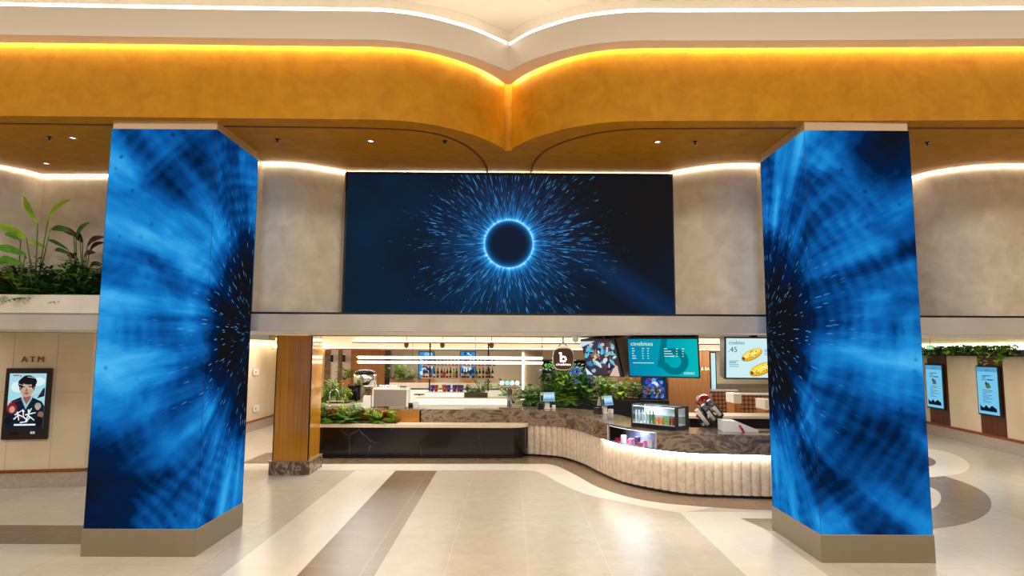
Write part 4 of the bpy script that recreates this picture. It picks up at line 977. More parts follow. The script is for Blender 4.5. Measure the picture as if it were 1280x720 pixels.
def draw_hotdog(p, w, h):
    bg = E('ice_white', (205, 238, 242)); nv = E('navy_text', (30, 70, 110)); lt = E('small_text', (120, 170, 195))
    p.rect(-w/2, -h/2, w/2, h/2, bg)
    p.text('cinebites', -w/2+.045, h/2-.10, .085, nv, .26); p.text('.45', -w/2+.04, h/2-.225, .12, nv, .14)
    def dog(cx, cy, L, W_, rot):
        p.ell(cx, cy-.008, L, W_, E('bun_shadow', (190, 140, 40)), rot); p.ell(cx, cy, L*.97, W_*.88, E('bun', (238, 180, 30)), rot)
        p.ell(cx-.01, cy+.012, L*.86, W_*.6, E('mustard', (252, 226, 60)), rot)
        rnd = random.Random(int(cx*1000+cy*77))
        for k in range(26):
            t = rnd.uniform(-.8, .8); q = rnd.uniform(-.5, .6)*(1-t*t)**.5
            x = cx+L*t*math.cos(rot)-W_*q*math.sin(rot); y = cy+L*t*math.sin(rot)+W_*q*math.cos(rot)
            p.ell(x, y, .012, .008, (E('relish_red', (190, 70, 40)), E('relish_green', (110, 130, 50)), E('onion', (255, 250, 225)))[k % 3], rnd.uniform(0, 3), 8)
        for k in range(7):
            t = -.75+k*.25; x = cx+L*t*math.cos(rot); y = cy+L*t*math.sin(rot)
            p.stroke([(x-.03, y-.03), (x+.01, y+.045)], .010, E('sauce', (255, 252, 190)))
        p.ell(cx-L*.85*math.cos(rot), cy-L*.85*math.sin(rot), .022, .03, E('sausage', (110, 60, 30)), rot, 12)
    dog(-.10, .06, .19, .085, R(25)); dog(.06, -.17, .225, .095, R(22))
    for x0, y0, n_ in ((.09, .14, 4), (-w/2+.03, -.05, 4)):
        for k in range(n_): p.rect(x0, y0-k*.03, x0+(.16 if k != 1 else .12), y0-k*.03+(.012 if k != 1 else .02), lt)
    for x, y in ((.30, -.21), (.35, -.17), (.33, -.24)): p.ell(x, y, .035, .03, E('berry', (190, 30, 60)), 0, 12)
def draw_collage(p, w, h):
    p.rect(-w/2, -h/2, w/2, h/2, E('collage_dark', (66, 58, 72))); rnd = random.Random(5)
    cols = [(110, 190, 215), (60, 130, 190), (205, 225, 235), (150, 100, 80), (40, 40, 60), (70, 200, 205), (170, 190, 200), (90, 70, 80), (225, 190, 165)]
    for k in range(70):
        cx, cy = rnd.uniform(-w/2+.06, w/2-.06), rnd.uniform(-h/2+.06, h/2-.06); a = rnd.uniform(.03, .13); b = rnd.uniform(.015, .05); rt = rnd.uniform(-.9, 1.2)
        a = min(a, w/2-abs(cx), h/2-abs(cy)); b = min(b, a)
        p.ell(cx, cy, a, b, E('collage_%d' % (k % 9), cols[k % 9]), rt, 7)
    p.poly([(-w/2, -h/2), (-w/2+.2, -h/2), (-w/2, -h/2+.14)], E('collage_2', cols[2])); p.poly([(w/2, -h/2), (w/2-.3, -h/2), (w/2-.05, -h/2+.2), (w/2, -h/2+.2)], E('collage_8', cols[8]))
    p.poly([(-w/2, h/2), (-w/2+.5, h/2), (-w/2, h/2-.12)], E('collage_2', cols[2]))
menu_screen(828.5, 447, 10.75, -R(22), R(13), 1.21, .70, 'teal tilted menu screen reading DRINKS, middle of three hanging screens', draw_menu)
menu_screen(947, 447.5, 10.4, 0, R(4), 1.10, .70, 'pale blue tilted menu screen showing two hot dogs, beside right pillar', draw_hotdog)
menu_screen(751.5, 447, 11.6, -R(62), R(15), 1.06, .70, 'sharply angled screen with a busy collage picture, left of teal menu', draw_collage, .34)

# ================================================================== SEATING HALL BEHIND THE BAR
def wbox(m, px0, py0, px1, py1, Y, d=.05):
    a, b = W(px0, py1, Y), W(px1, py0, Y)
    return m.box((min(a.x, b.x), Y, min(a.z, b.z)), (max(a.x, b.x), Y+d, max(a.z, b.z)))
M_STRIPM = marble('dark_stone_strip', (90, 66, 40), (120, 90, 56), (150, 118, 80), 3, .3)
M_PALE = flat('pale_partition', (205, 194, 176), .5)
def panel(name, label, cat, px0, px1, Y, mat, z0=0, z1=2.94, d=.08, loc=None):
    a, b = W(px0, 500, Y).x, W(px1, 500, Y).x
    o = MB(mat).box((a, Y, z0), (b, Y+d, z1)).build(name, kind='structure'); return o
panel('wall_oak_panel', '', '', 437, 480, 20.0, M_OAK, 0, 2.7, .3)
panel('wall_dark_mirror', '', '', 480, 486.5, 20.0, flat('smoked_mirror', (90, 84, 90), .1, .8), 0, 2.7, .3)
panel('wall_stone_strip', '', '', 404, 411.5, 20.3, M_STRIPM, 0, 2.5)
panel('wall_stone_strip', '', '', 421, 426, 20.3, M_STRIPM, 0, 2.5)
panel('wall_white_strip', '', '', 411.5, 421, 20.35, M_LOWCEIL, 0, 2.5)
panel('wall_white_strip', '', '', 426, 437, 20.35, M_LOWCEIL, 0, 2.5)
panel('wall_stone_panel', '', '', 652, 677, 19.6, mottled('grey_brown_stone', (150, 132, 106), (182, 164, 138), 2, .4, 8, dist=1), 0, 2.6)
o = MB(M_LEDN); a = W(652.8, 487, 19.5); b = W(654.4, 441, 19.5); o.box((a.x, 19.55, a.z), (b.x, 19.6, b.z)); o = o.build('light_strip'); tag(o, 'tall vertical light line on the back wall, above the beer tap', 'light strip')
panel('wall_stone_pier', '', '', 775, 836, 17.6, mottled('warm_brown_stone', (124, 94, 58), (160, 126, 84), 2, .35, 8, dist=1), 0, 2.40, .4)
panel('wall_oak_screen', '', '', 836, 888, 17.5, wood('oak_screen', (128, 82, 42), (168, 116, 66), .45, 40), 0, 2.42, .3)
# half-height partition with dark trim and a white lit bench behind the bottles
s = thing('partition', 'pale half-height partition with dark trim line behind the bottle shelf', 'partition', (-1.5, 18.9, 0))
a, b = W(486, 500, 18.6).x, W(640, 500, 18.6).x
zt = W(560, 479, 18.6).z; zl = W(560, 485.5, 18.6).z
MB(M_PALE).box((a, 18.62, zl), (b, 18.8, zt)).build('upper_panel', s, True)
MB(M_BLACK).box((a, 18.6, zl-.03), (b, 18.8, zl)).build('dark_trim', s, True)
MB(flat('white_panel', (244, 238, 226), .5)).box((a, 18.62, 0), (b, 18.8, zl-.03)).build('lower_panel', s, True)
p = W(524, 492.5, 17.8)
s = thing('pedestal_table', 'small dark pedestal table between espresso machine and glowing back bar', 'table', (p.x, 17.8, 0))
MB(M_BLACKM).lathe([(.15, p.z-.02), (.15, p.z), (.003, p.z+.001)], n=20).build('table_top', s)
MB(M_BLACKM).lathe([(.14, 0), (.14, .01), (.022, .03), (.022, p.z-.02)], n=14).build('pedestal', s)
# screens on the back wall
def tv(px0, py0, px1, py1, Y, label, cols, seed, extra=None, n=26):
    a, b = W(px0, py1, Y), W(px1, py0, Y); w, h = b.x-a.x, b.z-a.z
    s = thing('wall_television', label, 'television', ((a.x+b.x)/2, Y, (a.z+b.z)/2))
    hs_ = MB(M_BLACK).box((-w/2, 0, -h/2), (w/2, .06, h/2)).build('housing', s)
    p = Pic(None, Matrix.Translation((0, -.001, 0))); k0 = .03
    p.rect(-w/2+k0, -h/2+k0, w/2-k0, h/2-k0, cols[0]); rnd = random.Random(seed)
    for k in range(n):
        rx = rnd.uniform(.04, .16)*w; rz = rnd.uniform(.03, .12)*h
        cx = rnd.uniform(-w/2+k0+rx, w/2-k0-rx); cy = rnd.uniform(-h/2+k0+rx, h/2-k0-rx) if h/2-k0-rx > 0 else 0
        p.ell(cx, cy, rx, min(rz, rx), cols[1+k % (len(cols)-1)], rnd.uniform(-1, 1), 8)
    if extra: extra(p, w, h)
    p.build('display', hs_, recalc=False); return s
bl = [E('tv_blue', (60, 140, 215)), E('tv_white', (215, 232, 242)), E('tv_sky', (130, 190, 230)), E('tv_white', (215, 232, 242)), E('tv_slate', (90, 120, 150)), E('tv_navy', (30, 50, 90))]
tv(522.5, 439, 543, 474, 20.6, 'blue portrait screen behind the left half of the bottle shelf', bl, 3, n=40)
tv(574.5, 439, 595, 474, 20.6, 'blue portrait screen behind the right half of the bottle shelf', bl, 8, n=40)
for px0, px1, t in ((522.5, 543, 'left'), (574.5, 595, 'right')):
    a, b = W(px0, 480, 20.58), W(px1, 474.5, 20.58); o = MB(M_OAK).box((a.x, 20.55, a.z-.6), (b.x, 20.66, b.z)).build('wall_timber_panel', kind='structure')
def clock(p, w, h): p.text('4:03PM', -w/2+.06, h/2-.23, .17, E('lime_digits', (140, 240, 110)), .50)
dkc = [E('tv_black', (10, 12, 20)), E('tv_black2', (14, 16, 28)), E('tv_royal', (30, 90, 200)), E('tv_black', (10, 12, 20)), E('tv_royal2', (50, 120, 220))]
def clock2(p, w, h):
    p.rect(-w/2+.03, -h/2+.03, 0.1, h/2-.03, E('tv_black', (10, 12, 20))); p.ell(.25, .03, .17, .28, E('tv_royal', (30, 90, 200)), .4, 9); p.ell(.32, -.1, .12, .2, E('tv_royal2', (50, 120, 220)), -.5, 7); p.ell(.62, -.1, .1, .3, E('tv_royal', (30, 90, 200)), .3, 7); clock(p, w, h)
tv(677.5, 449.5, 741, 487, 18.4, 'dark wide screen with green 4:03 digits behind the round sign and plants', dkc, 4, clock2, 6)
cc = [E('tv_navy', (30, 50, 90)), E('tv_white', (215, 232, 242)), E('tv_violet', (70, 70, 190)), E('tv_maroon', (130, 40, 60)), E('tv_ink', (20, 20, 30)), E('tv_azure', (90, 160, 240)), E('tv_royal', (30, 90, 200))]
tv(802, 470, 833.5, 503, 17.45, 'bright blue and white screen below the teal menu, above the glass fridge', cc, 12, n=46)
tv(888.5, 440, 895, 492, 19.8, 'narrow pale blue screen seen between the teal and pale menus', [E('tv_ice', (200, 240, 250)), E('tv_white', (215, 232, 242))], 5, n=3)
# lit letters on the oak screen
p = W(877, 463, 17.45); s = Pic(None, Matrix.Translation((p.x, 17.49, p.z))); s.text('& BA', 0, 0, .13, E('warm_letters', (255, 235, 200), 2), .24)
o = s.build('wall_lettering', recalc=False); tag(o, 'small glowing wall letters on the oak screen under the teal menu', 'lettering')

# booths at the right
def plaid():
    m, nt, b = newmat('plaid_fabric')
    tc = N(nt, 'ShaderNodeTexCoord'); sp = N(nt, 'ShaderNodeSeparateXYZ'); nt.links.new(tc.outputs['Object'], sp.inputs[0])
    def bars(o_, w):
        f = math_(nt, 'FRACT', math_(nt, 'MULTIPLY', o_, 1/.115)); return math_(nt, 'LESS_THAN', f, w)
    k = math_(nt, 'MULTIPLY', math_(nt, 'ADD', bars(sp.outputs[0], .4), bars(sp.outputs[2], .4)), .5)
    nt.links.new(ramp(nt, k, [(0, lin((178, 122, 82))), (.5, lin((120, 78, 52))), (1, lin((70, 46, 34)))], 'CONSTANT' if 0 else 'LINEAR'), b.inputs['Base Color']); b.inputs['Roughness'].default_value = .9; return m
M_PLAID = plaid()
def booth(px0, px1, pyt, Y, label):
    a, b = W(px0, 500, Y), W(px1, 500, Y); zt = W(px0, pyt, Y).z
    s = thing('booth', label, 'booth', ((a.x+b.x)/2, Y, 0)); w = b.x-a.x
    MB(M_PLAID).box((-w/2, .0, .42), (w/2, .14, zt-.05), .02).build('backrest', s)
    MB(M_PLAID).box((-w/2, -.5, .30), (w/2, .0, .50), .03).build('seat', s)
    MB(flat('booth_cap', (225, 214, 196), .5)).box((-w/2-.02, -.02, zt-.05), (w/2+.02, .2, zt)).build('top_rail', s)
    MB(M_OAK).box((-w/2, -.46, 0), (w/2, .16, .30)).build('base', s)
    m = MB(M_GLASS).box((-w/2, .06, zt), (w/2, .075, zt+.14)); m.build('glass_screen', s)
booth(891, 922, 487, 18.7, 'plaid upholstered booth seat left of the pair behind the rear counter')
booth(924, 966, 491.5, 17.2, 'plaid upholstered booth seat nearest the right blue pillar')
def post(px0, px1, py0, py1, Y, label):
    a, b = W(px0, py1, Y), W(px1, py0, Y)
    s = thing('booth_divider', label, 'divider', ((a.x+b.x)/2, Y, 0)); w = b.x-a.x
    MB(flat('divider_white', (236, 228, 214), .5)).box((-w/2, -.1, a.z), (w/2, .5, b.z), .01).build('upper_block', s)
    MB(M_OAK).box((-w/2+.02, -.08, 0), (w/2-.02, .5, a.z)).build('timber_side', s)
post(915.5, 925, 492, 504, 16.6, 'white topped timber divider between the two plaid booths')
post(954.5, 966, 499.5, 512, 15.6, 'white topped timber divider partly behind the right blue pillar')
a, b = W(893, 487, 20.3), W(940, 480, 20.3)
o = MB(flat('dim_counter', (128, 112, 92), .5)).box((a.x, 20.2, 0), (b.x+1.5, 20.5, b.z)).build('partition'); tag(o, 'grey-brown half-height partition behind the plaid booths', 'partition')

# wall lamps on the white strips, ceiling spots, sensor
for px, t in ((415.5, 'left'), (430.5, 'right')):
    p = W(px, 448, 20.3); s = thing('wall_lamp', f'{t} one of two small black up-and-down wall lamps beside the gold column', 'wall lamp', (p.x, 20.3, p.z))
    MB(M_BLACK).lathe([(.045, -.12), (.05, -.11), (.05, .11), (.045, .12)], (0, -.09, 0), 14).build('lamp_body', s)
    MB(M_BLACK).box((-.02, -.06, -.03), (.02, .04, .03)).build('bracket', s)
    m = MB(emis_dl).lathe([(.03, .121), (.03, .124)], (0, -.09, 0), 12); m.build('upper_lens', s); MB(emis_dl).lathe([(.03, -.124), (.03, -.121)], (0, -.09, 0), 12).build('lower_lens', s)
for px, py, Y, t in ((508, 432.5, 15.3, 'above the espresso machine'), (553, 432.5, 15.3, 'above the left half of the bottle shelf'), (614.5, 432.5, 15.3, 'above the right end of the bottle shelf')):
    p = W(px, py, Y); s = thing('ceiling_speaker', 'small brown bullet-shaped ceiling fitting '+t, 'ceiling fitting', p)
    MB(flat('brown_metal', (98, 62, 30), .35, .5)).lathe([(.02, -.06), (.05, -.02), (.06, .06), (.055, .07)], n=16).build('body', s)
    MB(M_GREY).tube([(0, 0, .07), (0, 0, 2.95-p.z)], .01).build('stem', s)
p = W(719.5, 424.5, 11.2); s = thing('ceiling_sensor', 'white dome ceiling sensor between the round sign and the angled screen', 'sensor', (p.x, p.y, 2.66))
MB(M_WPLAS).lathe([(.07, 0), (.07, -.03), (.055, -.04), (.05, -.1), (.03, -.125), (.003, -.13)], n=20).build('dome', s)

# ================================================================== LEFT: cash machine wall, door
def on_plane(px, py, P, Nn, off=0.0): return RP(px, py, P, Nn)+Nn*off
rzA = rotframe(ATM_N)
tl, br_ = on_plane(10, 460, ATM_P, ATM_N), on_plane(61, 549, ATM_P, ATM_N)
tr, bl_ = on_plane(67, 460, ATM_P, ATM_N), on_plane(3.5, 549, ATM_P, ATM_N)
w = ((tr-tl).length+(br_-bl_).length)/2; h = tl.z-bl_.z; c = (tl+br_+tr+bl_)/4
s = thing('cash_machine_screen', 'black framed upright poster screen of a man on the ATM wall', 'poster screen', c, rzA)
MB(M_BLACK).box((-w/2, -.07, -h/2), (w/2, 0, h/2), .015).build('frame', s)
P = Pic(None, Matrix.Translation((0, -.0705, 0)))
sw, sh = w*.80, h*.765; oy = h*.045
P.T = Matrix.Translation((0, -.0705, oy))
P.rect(-sw/2, -sh/2, sw/2, sh/2, E('poster_sky', (165, 215, 228)))
X = lambda u: (u-.5)*sw
Yy = lambda v: (.5-v)*sh
def PE(u, v, ru, rv, mat, rot=0, n=16): P.ell(X(u), Yy(v), ru*sw, rv*sh, mat, rot, n)
def PP(pts, mat): P.poly([(X(u), Yy(v)) for u, v in pts], mat)
PE(.25, .25, .2, .1, E('poster_cloud', (215, 240, 245))); PE(.8, .15, .18, .08, E('poster_cloud', (215, 240, 245)))
dark = E('poster_dark', (18, 34, 52)); hair = E('poster_hair', (26, 24, 28)); skin = E('poster_skin', (196, 158, 132)); sh_ = E('poster_skin_shade', (140, 100, 84)); shirt = E('poster_shirt', (150, 190, 205))
PP([(0, 1), (0, .60), (.12, .50), (.34, .44), (.66, .44), (.92, .52), (1, .60), (1, 1)], dark)
PP([(.36, .46), (.5, .66), (.66, .46), (.62, .40), (.40, .40)], shirt); PP([(.42, .36), (.6, .36), (.61, .47), (.51, .57), (.42, .47)], sh_)
PE(.5, .20, .23, .17, hair); PE(.50, .17, .26, .12, hair, .2); PE(.5, .28, .185, .155, skin); PE(.5, .145, .2, .06, hair, -.15); PE(.34, .22, .05, .07, hair); PE(.67, .22, .05, .07, hair)
PE(.315, .28, .025, .04, sh_); PE(.69, .28, .025, .04, sh_)
for u in (.42, .58): PE(u, .245, .055, .009, hair); PE(u, .265, .035, .010, E('poster_eye', (230, 225, 220))); PE(u, .265, .014, .010, hair)
PP([(.49, .26), (.53, .33), (.46, .335)], sh_); PE(.5, .375, .06, .010, E('poster_lips', (150, 70, 60))); PE(.5, .355, .07, .006, hair)
PE(.14, .64, .14, .10, E('poster_red_hair', (150, 26, 34))); PE(.15, .66, .075, .06, skin); PE(.84, .60, .09, .06, E('poster_grey_hair', (150, 160, 150))); PE(.84, .63, .06, .045, skin); PE(.93, .76, .08, .06, sh_); PE(.07, .86, .1, .07, hair); PE(.88, .88, .12, .09, hair)
PP([(.95, .28), (1, .26), (1, .42), (.80, .46)], dark)
red = E('poster_red', (200, 40, 50)); wt = E('poster_white', (238, 244, 246))
P.stroke([(X(0), Yy(.56)), (X(.45), Yy(.47)), (X(.98), Yy(.36))], .006, red); P.stroke([(X(.02), Yy(.14)), (X(.4), Yy(.22)), (X(.7), Yy(.30))], .006, wt); P.stroke([(X(.5), Yy(.06)), (X(.98), Yy(.12))], .006, wt)
for st in ([(.24, .76), (.42, .68), (.50, .70)], [(.30, .70), (.36, .86)], [(.22, .84), (.34, .76), (.5, .80)], [(.45, .66), (.48, .80), (.60, .86)], [(.55, .88), (.62, .72), (.68, .64)], [(.52, .76), (.66, .74), (.80, .72)], [(.60, .66), (.62, .78), (.78, .86)], [(.40, .90), (.60, .88)], [(.66, .80), (.55, .90)]):
    P.stroke([(X(u), Yy(v)) for u, v in st], .022, wt)
P.rect(X(.24), Yy(.955), X(.82), Yy(.925), wt); P.rect(X(.30), Yy(.06), X(.34), Yy(.03), red); P.rect(X(.12), Yy(.045), X(.28), Yy(.025), red); P.stroke([(X(.38), Yy(.82)), (X(.48), Yy(.80))], .014, red)
P.build('display', s, recalc=False)
q = Pic(None, Matrix.Translation((w*.19, -.0705, -h*.405))); q.rect(-.035, -.02, .035, .02, E('sticker_white', (220, 222, 225), .7)); q.rect(-.005, -.012, .005, .012, E('poster_dark', (18, 34, 52))); q.build('sticker', s, recalc=False)
MB(M_BLACKM).box((-w*.32, -.078, -h*.43), (-w*.1, -.07, -h*.39)).build('card_slot', s)
bz = flat('bronze_letter', (140, 98, 52), .35, .5)
for ch, px in (('A', 31), ('T', 41), ('M', 51.5)):
    p = on_plane(px, 449, ATM_P, ATM_N); vs, fs, tw = text_polys(ch); m = MB(bz); sz = .10
    k = sz/.7
    for f in fs:
        for dy in (0, -.02): m.face([((vs[i][0]-tw/2)*k, dy-.001, (vs[i][1]-.35)*k) for i in f])
    ed = {}
    for f in fs:
        for i in range(len(f)):
            e_ = (f[i], f[(i+1) % len(f)]); ke = tuple(sorted(e_)); ed[ke] = ed.get(ke, 0)+1
    for (i, j), cnt in ed.items():
        if cnt == 1: m.face([((vs[i][0]-tw/2)*k, -.001, (vs[i][1]-.35)*k), ((vs[j][0]-tw/2)*k, -.001, (vs[j][1]-.35)*k), ((vs[j][0]-tw/2)*k, -.021, (vs[j][1]-.35)*k), ((vs[i][0]-tw/2)*k, -.021, (vs[i][1]-.35)*k)])
    o = m.build('wall_letter'); o.location = p; o.rotation_euler.z = rzA; tag(o, f'raised bronze letter {ch} on the wall above the poster screen', 'letter', 'bronze letters above the poster screen')
# corridor door
a, b = W(336, 531, 20.55), W(362, 444, 20.55)
m = MB(M_DARKWOOD).box((a.x+.12, 20.54, .01), (b.x, 20.6, b.z-.02)); d1 = m.build('door_1', kind='structure')
m = MB(M_GREY).box((a.x, 20.50, 0), (a.x+.11, 20.6, b.z+.06)); m.box((a.x+.11, 20.50, b.z-.02), (b.x, 20.6, b.z+.06)); fr_ = m.build('door_frame', d1)
m = MB(M_CHROME).tube([(a.x+.22, 20.53, 1.05), (a.x+.22, 20.47, 1.05), (a.x+.36, 20.47, 1.05)], .014); m.build('handle', d1)
WLX = P1.x-.05
for py, Yc, t in ((465, 18.9, 'upper'), (510.5, 19.2, 'lower')):
    p = RP(320, py, Vector((P1.x-.06, 12, 0)), Vector((1, 0, 0))); s = thing('wall_plate', f'{t} pale rectangular wall plate in the corridor left of the gold column', 'wall plate', (P1.x-.08 if 0 else p.x+.0, p.y, p.z))
    MB(M_WPLAS).box((-.01, -.2, -.09), (.025, .2, .09), .004).build('plate', s)
    m = MB(M_GREY); m.box((.025, -.12, -.02), (.03, -.04, .02)); m.build('switch', s)

# ================================================================== RIGHT: wall with displays, ledge and vines
rzR = rotframe(RW_N)
def rw(px, py, off=0.0): return on_plane(px, py, RW_P, RW_N, off)
for (tlx, tly, trx, try_, blx, bly, brx, bry), (w0, w1), t in (((1160, 455, 1182, 455, 1162.5, 511, 1184.5, 511), (1163, 1186), 'next to the right blue pillar'), ((1223.5, 457, 1252.5, 457, 1228, 519, 1256, 521), (1226, 1256), 'nearest the right edge of the hall')):
    A_, B_, C_, D_ = rw(tlx, tly), rw(trx, try_), rw(blx, bly), rw(brx, bry)
    w = ((B_-A_).length+(D_-C_).length)/2; zt_, zb_ = (A_.z+B_.z)/2, (C_.z+D_.z)/2; c = (A_+B_+C_+D_)/4; h = zt_-zb_
    p0, p1 = rw(w0, 540), rw(w1, 540); cw = (p1-p0).length; cc_ = (rw(w0, 500)+rw(w1, 500))/2
    pn = thing('timber_wall_panel', 'dark walnut wall panel behind the pale blue display '+t, 'wall panel', (cc_.x, cc_.y, 0), rzR)
    MB(M_DARKWOOD).box((-w/2-.03, -.02, .36), (w/2+.03, 0, 2.3)).build('board', pn)
    s = thing('wall_display', 'upright pale blue information display on the wall '+t, 'display', (c.x+RW_N.x*.03, c.y+RW_N.y*.03, c.z), rzR)
    MB(M_BLACK).box((-w/2, -.06, -h/2), (w/2, 0, h/2), .01).build('frame', s)
    P = Pic(None, Matrix.Translation((0, -.0605, 0))); sw, sh = w-.08, h-.08
    P.rect(-sw/2, -sh/2, sw/2, sh/2, E('info_blue', (118, 196, 232))); P.rect(-sw/2, sh*.40, sw/2, sh/2, E('info_blue_dark', (84, 160, 205)))
    tx = E('info_text', (40, 90, 130)); bk = E('info_black', (16, 24, 34))
    P.rect(-sw*.12, sh*.43, sw*.15, sh*.44, tx); P.rect(-sw*.2, sh*.31, sw*.2, sh*.325, tx); P.text('20%', -sw*.27, sh*.215, .16, tx, sw*.24); P.rect(0, sh*.22, sw*.3, sh*.245, tx)
    P.ell(-sw*.05, sh*.15, sw*.05, sh*.04, bk); P.ell(.03, sh*.09, sw*.13, sh*.045, E('info_olive', (90, 110, 80))); P.ell(sw*.06, sh*.14, sw*.05, sh*.03, E('info_text', (40, 90, 130)))
    for k in range(8): P.rect(-sw*.25, -sh*(.0+.035*k), -sw*.25+sw*(.5, .42, .2, .46, .3, .5, .18, .4)[k], -sh*(.0+.035*k)+.012, tx)
    P.poly([(-sw*.4, -sh*.44), (-sw*.4, -sh*.31), (-sw*.32, -sh*.35), (-sw*.22, -sh*.37), (-sw*.1, -sh*.31), (sw*.03, -sh*.37), (sw*.18, -sh*.31), (sw*.4, -sh*.37), (sw*.4, -sh*.44)], bk)
    P.build('display', s, recalc=False)
lz0, lz1 = rw(1280, 446).z, rw(1280, 438).z
s = thing('planter_ledge', 'long black planter ledge high on the wall above the pale blue displays', 'planter', (B0.x, B0.y, 2.2))
along(MB(M_BLACKM), .38, 0, lz0, lz1+.02).build('trough', s, True)
zL = 2.44
m = MB(M_LEDN); along(m, .03, .0, zL, 2.60); o = m.build('light_strip'); tag(o, 'bright light band above the vines on the right wall', 'light strip')
p = rw(1187, 434.5, .5); s = thing('exit_sign', 'tiny green and white sign hanging before the bright band on the right', 'sign', p, rzR)
MB(M_WPLAS).box((-.16, -.01, -.06), (.16, .01, .07), .004).build('sign_body', s)
q = Pic(None, Matrix.Translation((0, -.0105, 0))); q.rect(-.14, -.045, .14, .055, E('exit_green', (130, 215, 150))); q.rect(-.02, -.03, .11, -.005, E('exit_white', (235, 250, 238))); q.ell(-.08, .01, .03, .03, E('exit_white', (235, 250, 238))); q.build('sign_face', s, recalc=False)
MB(M_BLACKM).tube([(0, 0, .07), (0, 0, 2.95-p.z)], .006).build('hanger', s)

# ================================================================== PLANTS
greens = {}
def leafmat(nm, a, b):
    if nm not in greens:
        greens[nm] = mottled('leaf_'+nm, a, b, 9, .45, 3, spec=.35)
    return greens[nm]
LG = leafmat('bright', (112, 160, 30), (172, 206, 54)); MG = leafmat('mid', (60, 122, 30), (106, 166, 50)); DG = leafmat('deep', (30, 72, 22), (58, 108, 38))
MAR = leafmat('maroon', (50, 14, 18), (84, 26, 30)); RD = leafmat('rust', (150, 50, 20), (196, 96, 30)); PK = leafmat('pinkish', (190, 110, 100), (214, 150, 130)); SV = leafmat('silver', (140, 164, 140), (176, 192, 168))
STM = flat('plant_stem', (86, 110, 46), .6); STB = flat('plant_stem_brown', (100, 76, 46), .7); SOIL = flat('soil', (40, 28, 20), .9)
def leaf(m, base, d, L, w, droop=.3, fold=.15, segs=4, shape='lance'):
    d = Vector(d).normalized(); side, up = ortho(d)
    if up.z < 0: up = -up
    rows = []; base = Vector(base)
    for k in range(segs+1):
        t = k/segs; p = base+d*L*t+Vector((0, 0, -droop*L*t*t))
        ww = w*(math.sin(math.pi*min(1, t*.93+.07))**(.75 if shape == 'lance' else .45))*.5
        if k == segs: ww = w*.02
        rows.append([p-side*ww+up*fold*ww, p, p+side*ww+up*fold*ww])
    m.grid(rows, True)
def stem_and_leaf(m, ms, base, d, sl, L, w, r=.006, droop=.35, shape='lance', bend=.15):
    d = Vector(d).normalized(); base = Vector(base)
    pts = [base+d*sl*t+Vector((0, 0, -bend*sl*t*t*(1-abs(d.z)))) for t in (0, .35, .7, 1)]
    ms.tube(pts, r, 5, r*.6); e_ = (pts[-1]-pts[-2]).normalized()
    leaf(m, pts[-1], Vector((e_.x, e_.y, e_.z*.8+.05)), L, w, droop, .2, 5, shape)
def rnd_dir(rng, up0, up1):
    a = rng.uniform(0, 2*math.pi); z = rng.uniform(up0, up1); q = math.sqrt(max(.02, 1-z*z)); return Vector((q*math.cos(a), q*math.sin(a), z))
def fern(rng, n, L, mat, ms_r=.003, pinn=9, pw=.22, up=(.15, .85)):
    m, ms = MB(mat), MB(STM)
    for k in range(n):
        d = rnd_dir(rng, *up); ll = L*rng.uniform(.7, 1.1); pts = [d*ll*t+Vector((0, 0, -.35*ll*t*t)) for t in [q/6 for q in range(7)]]
        ms.tube(pts, ms_r, 4, ms_r*.4)
        for j in range(1, pinn+1):
            t = j/(pinn+.5); i = min(5, int(t*6)); p = pts[i].lerp(pts[i+1], t*6-i); tg = (pts[i+1]-pts[i]).normalized(); sd, _ = ortho(tg)
            lw = ll*pw*math.sin(math.pi*(t*.8+.15))
            for sgn in (-1, 1): leaf(m, p, sd*sgn+tg*.5, lw, lw*.38, .15, .1, 2)
    return m, ms
def bushy(rng, n, H, Rr, lw, mat, shape='lance', stems=5):
    m, ms = MB(mat), MB(STB)
    tops = []
    for k in range(stems):
        a = rng.uniform(0, 6.28); q = rng.uniform(.1, .8)*Rr; e_ = Vector((q*math.cos(a), q*math.sin(a), H*rng.uniform(.6, 1))); ms.tube([(0, 0, 0), e_*.5+Vector((0, 0, .05*H)), e_], .006, 5, .003); tops.append(e_)
    for k in range(n):
        e_ = tops[k % stems]; t = rng.uniform(.25, 1); p = e_*t+Vector((rng.gauss(0, 1), rng.gauss(0, 1), rng.gauss(0, .5)))*Rr*.22
        leaf(m, p, rnd_dir(rng, -.3, .8), lw*rng.uniform(.7, 1.3), lw*(.42 if shape == 'lance' else .8), .3, .2, 3, shape)
    return m, ms
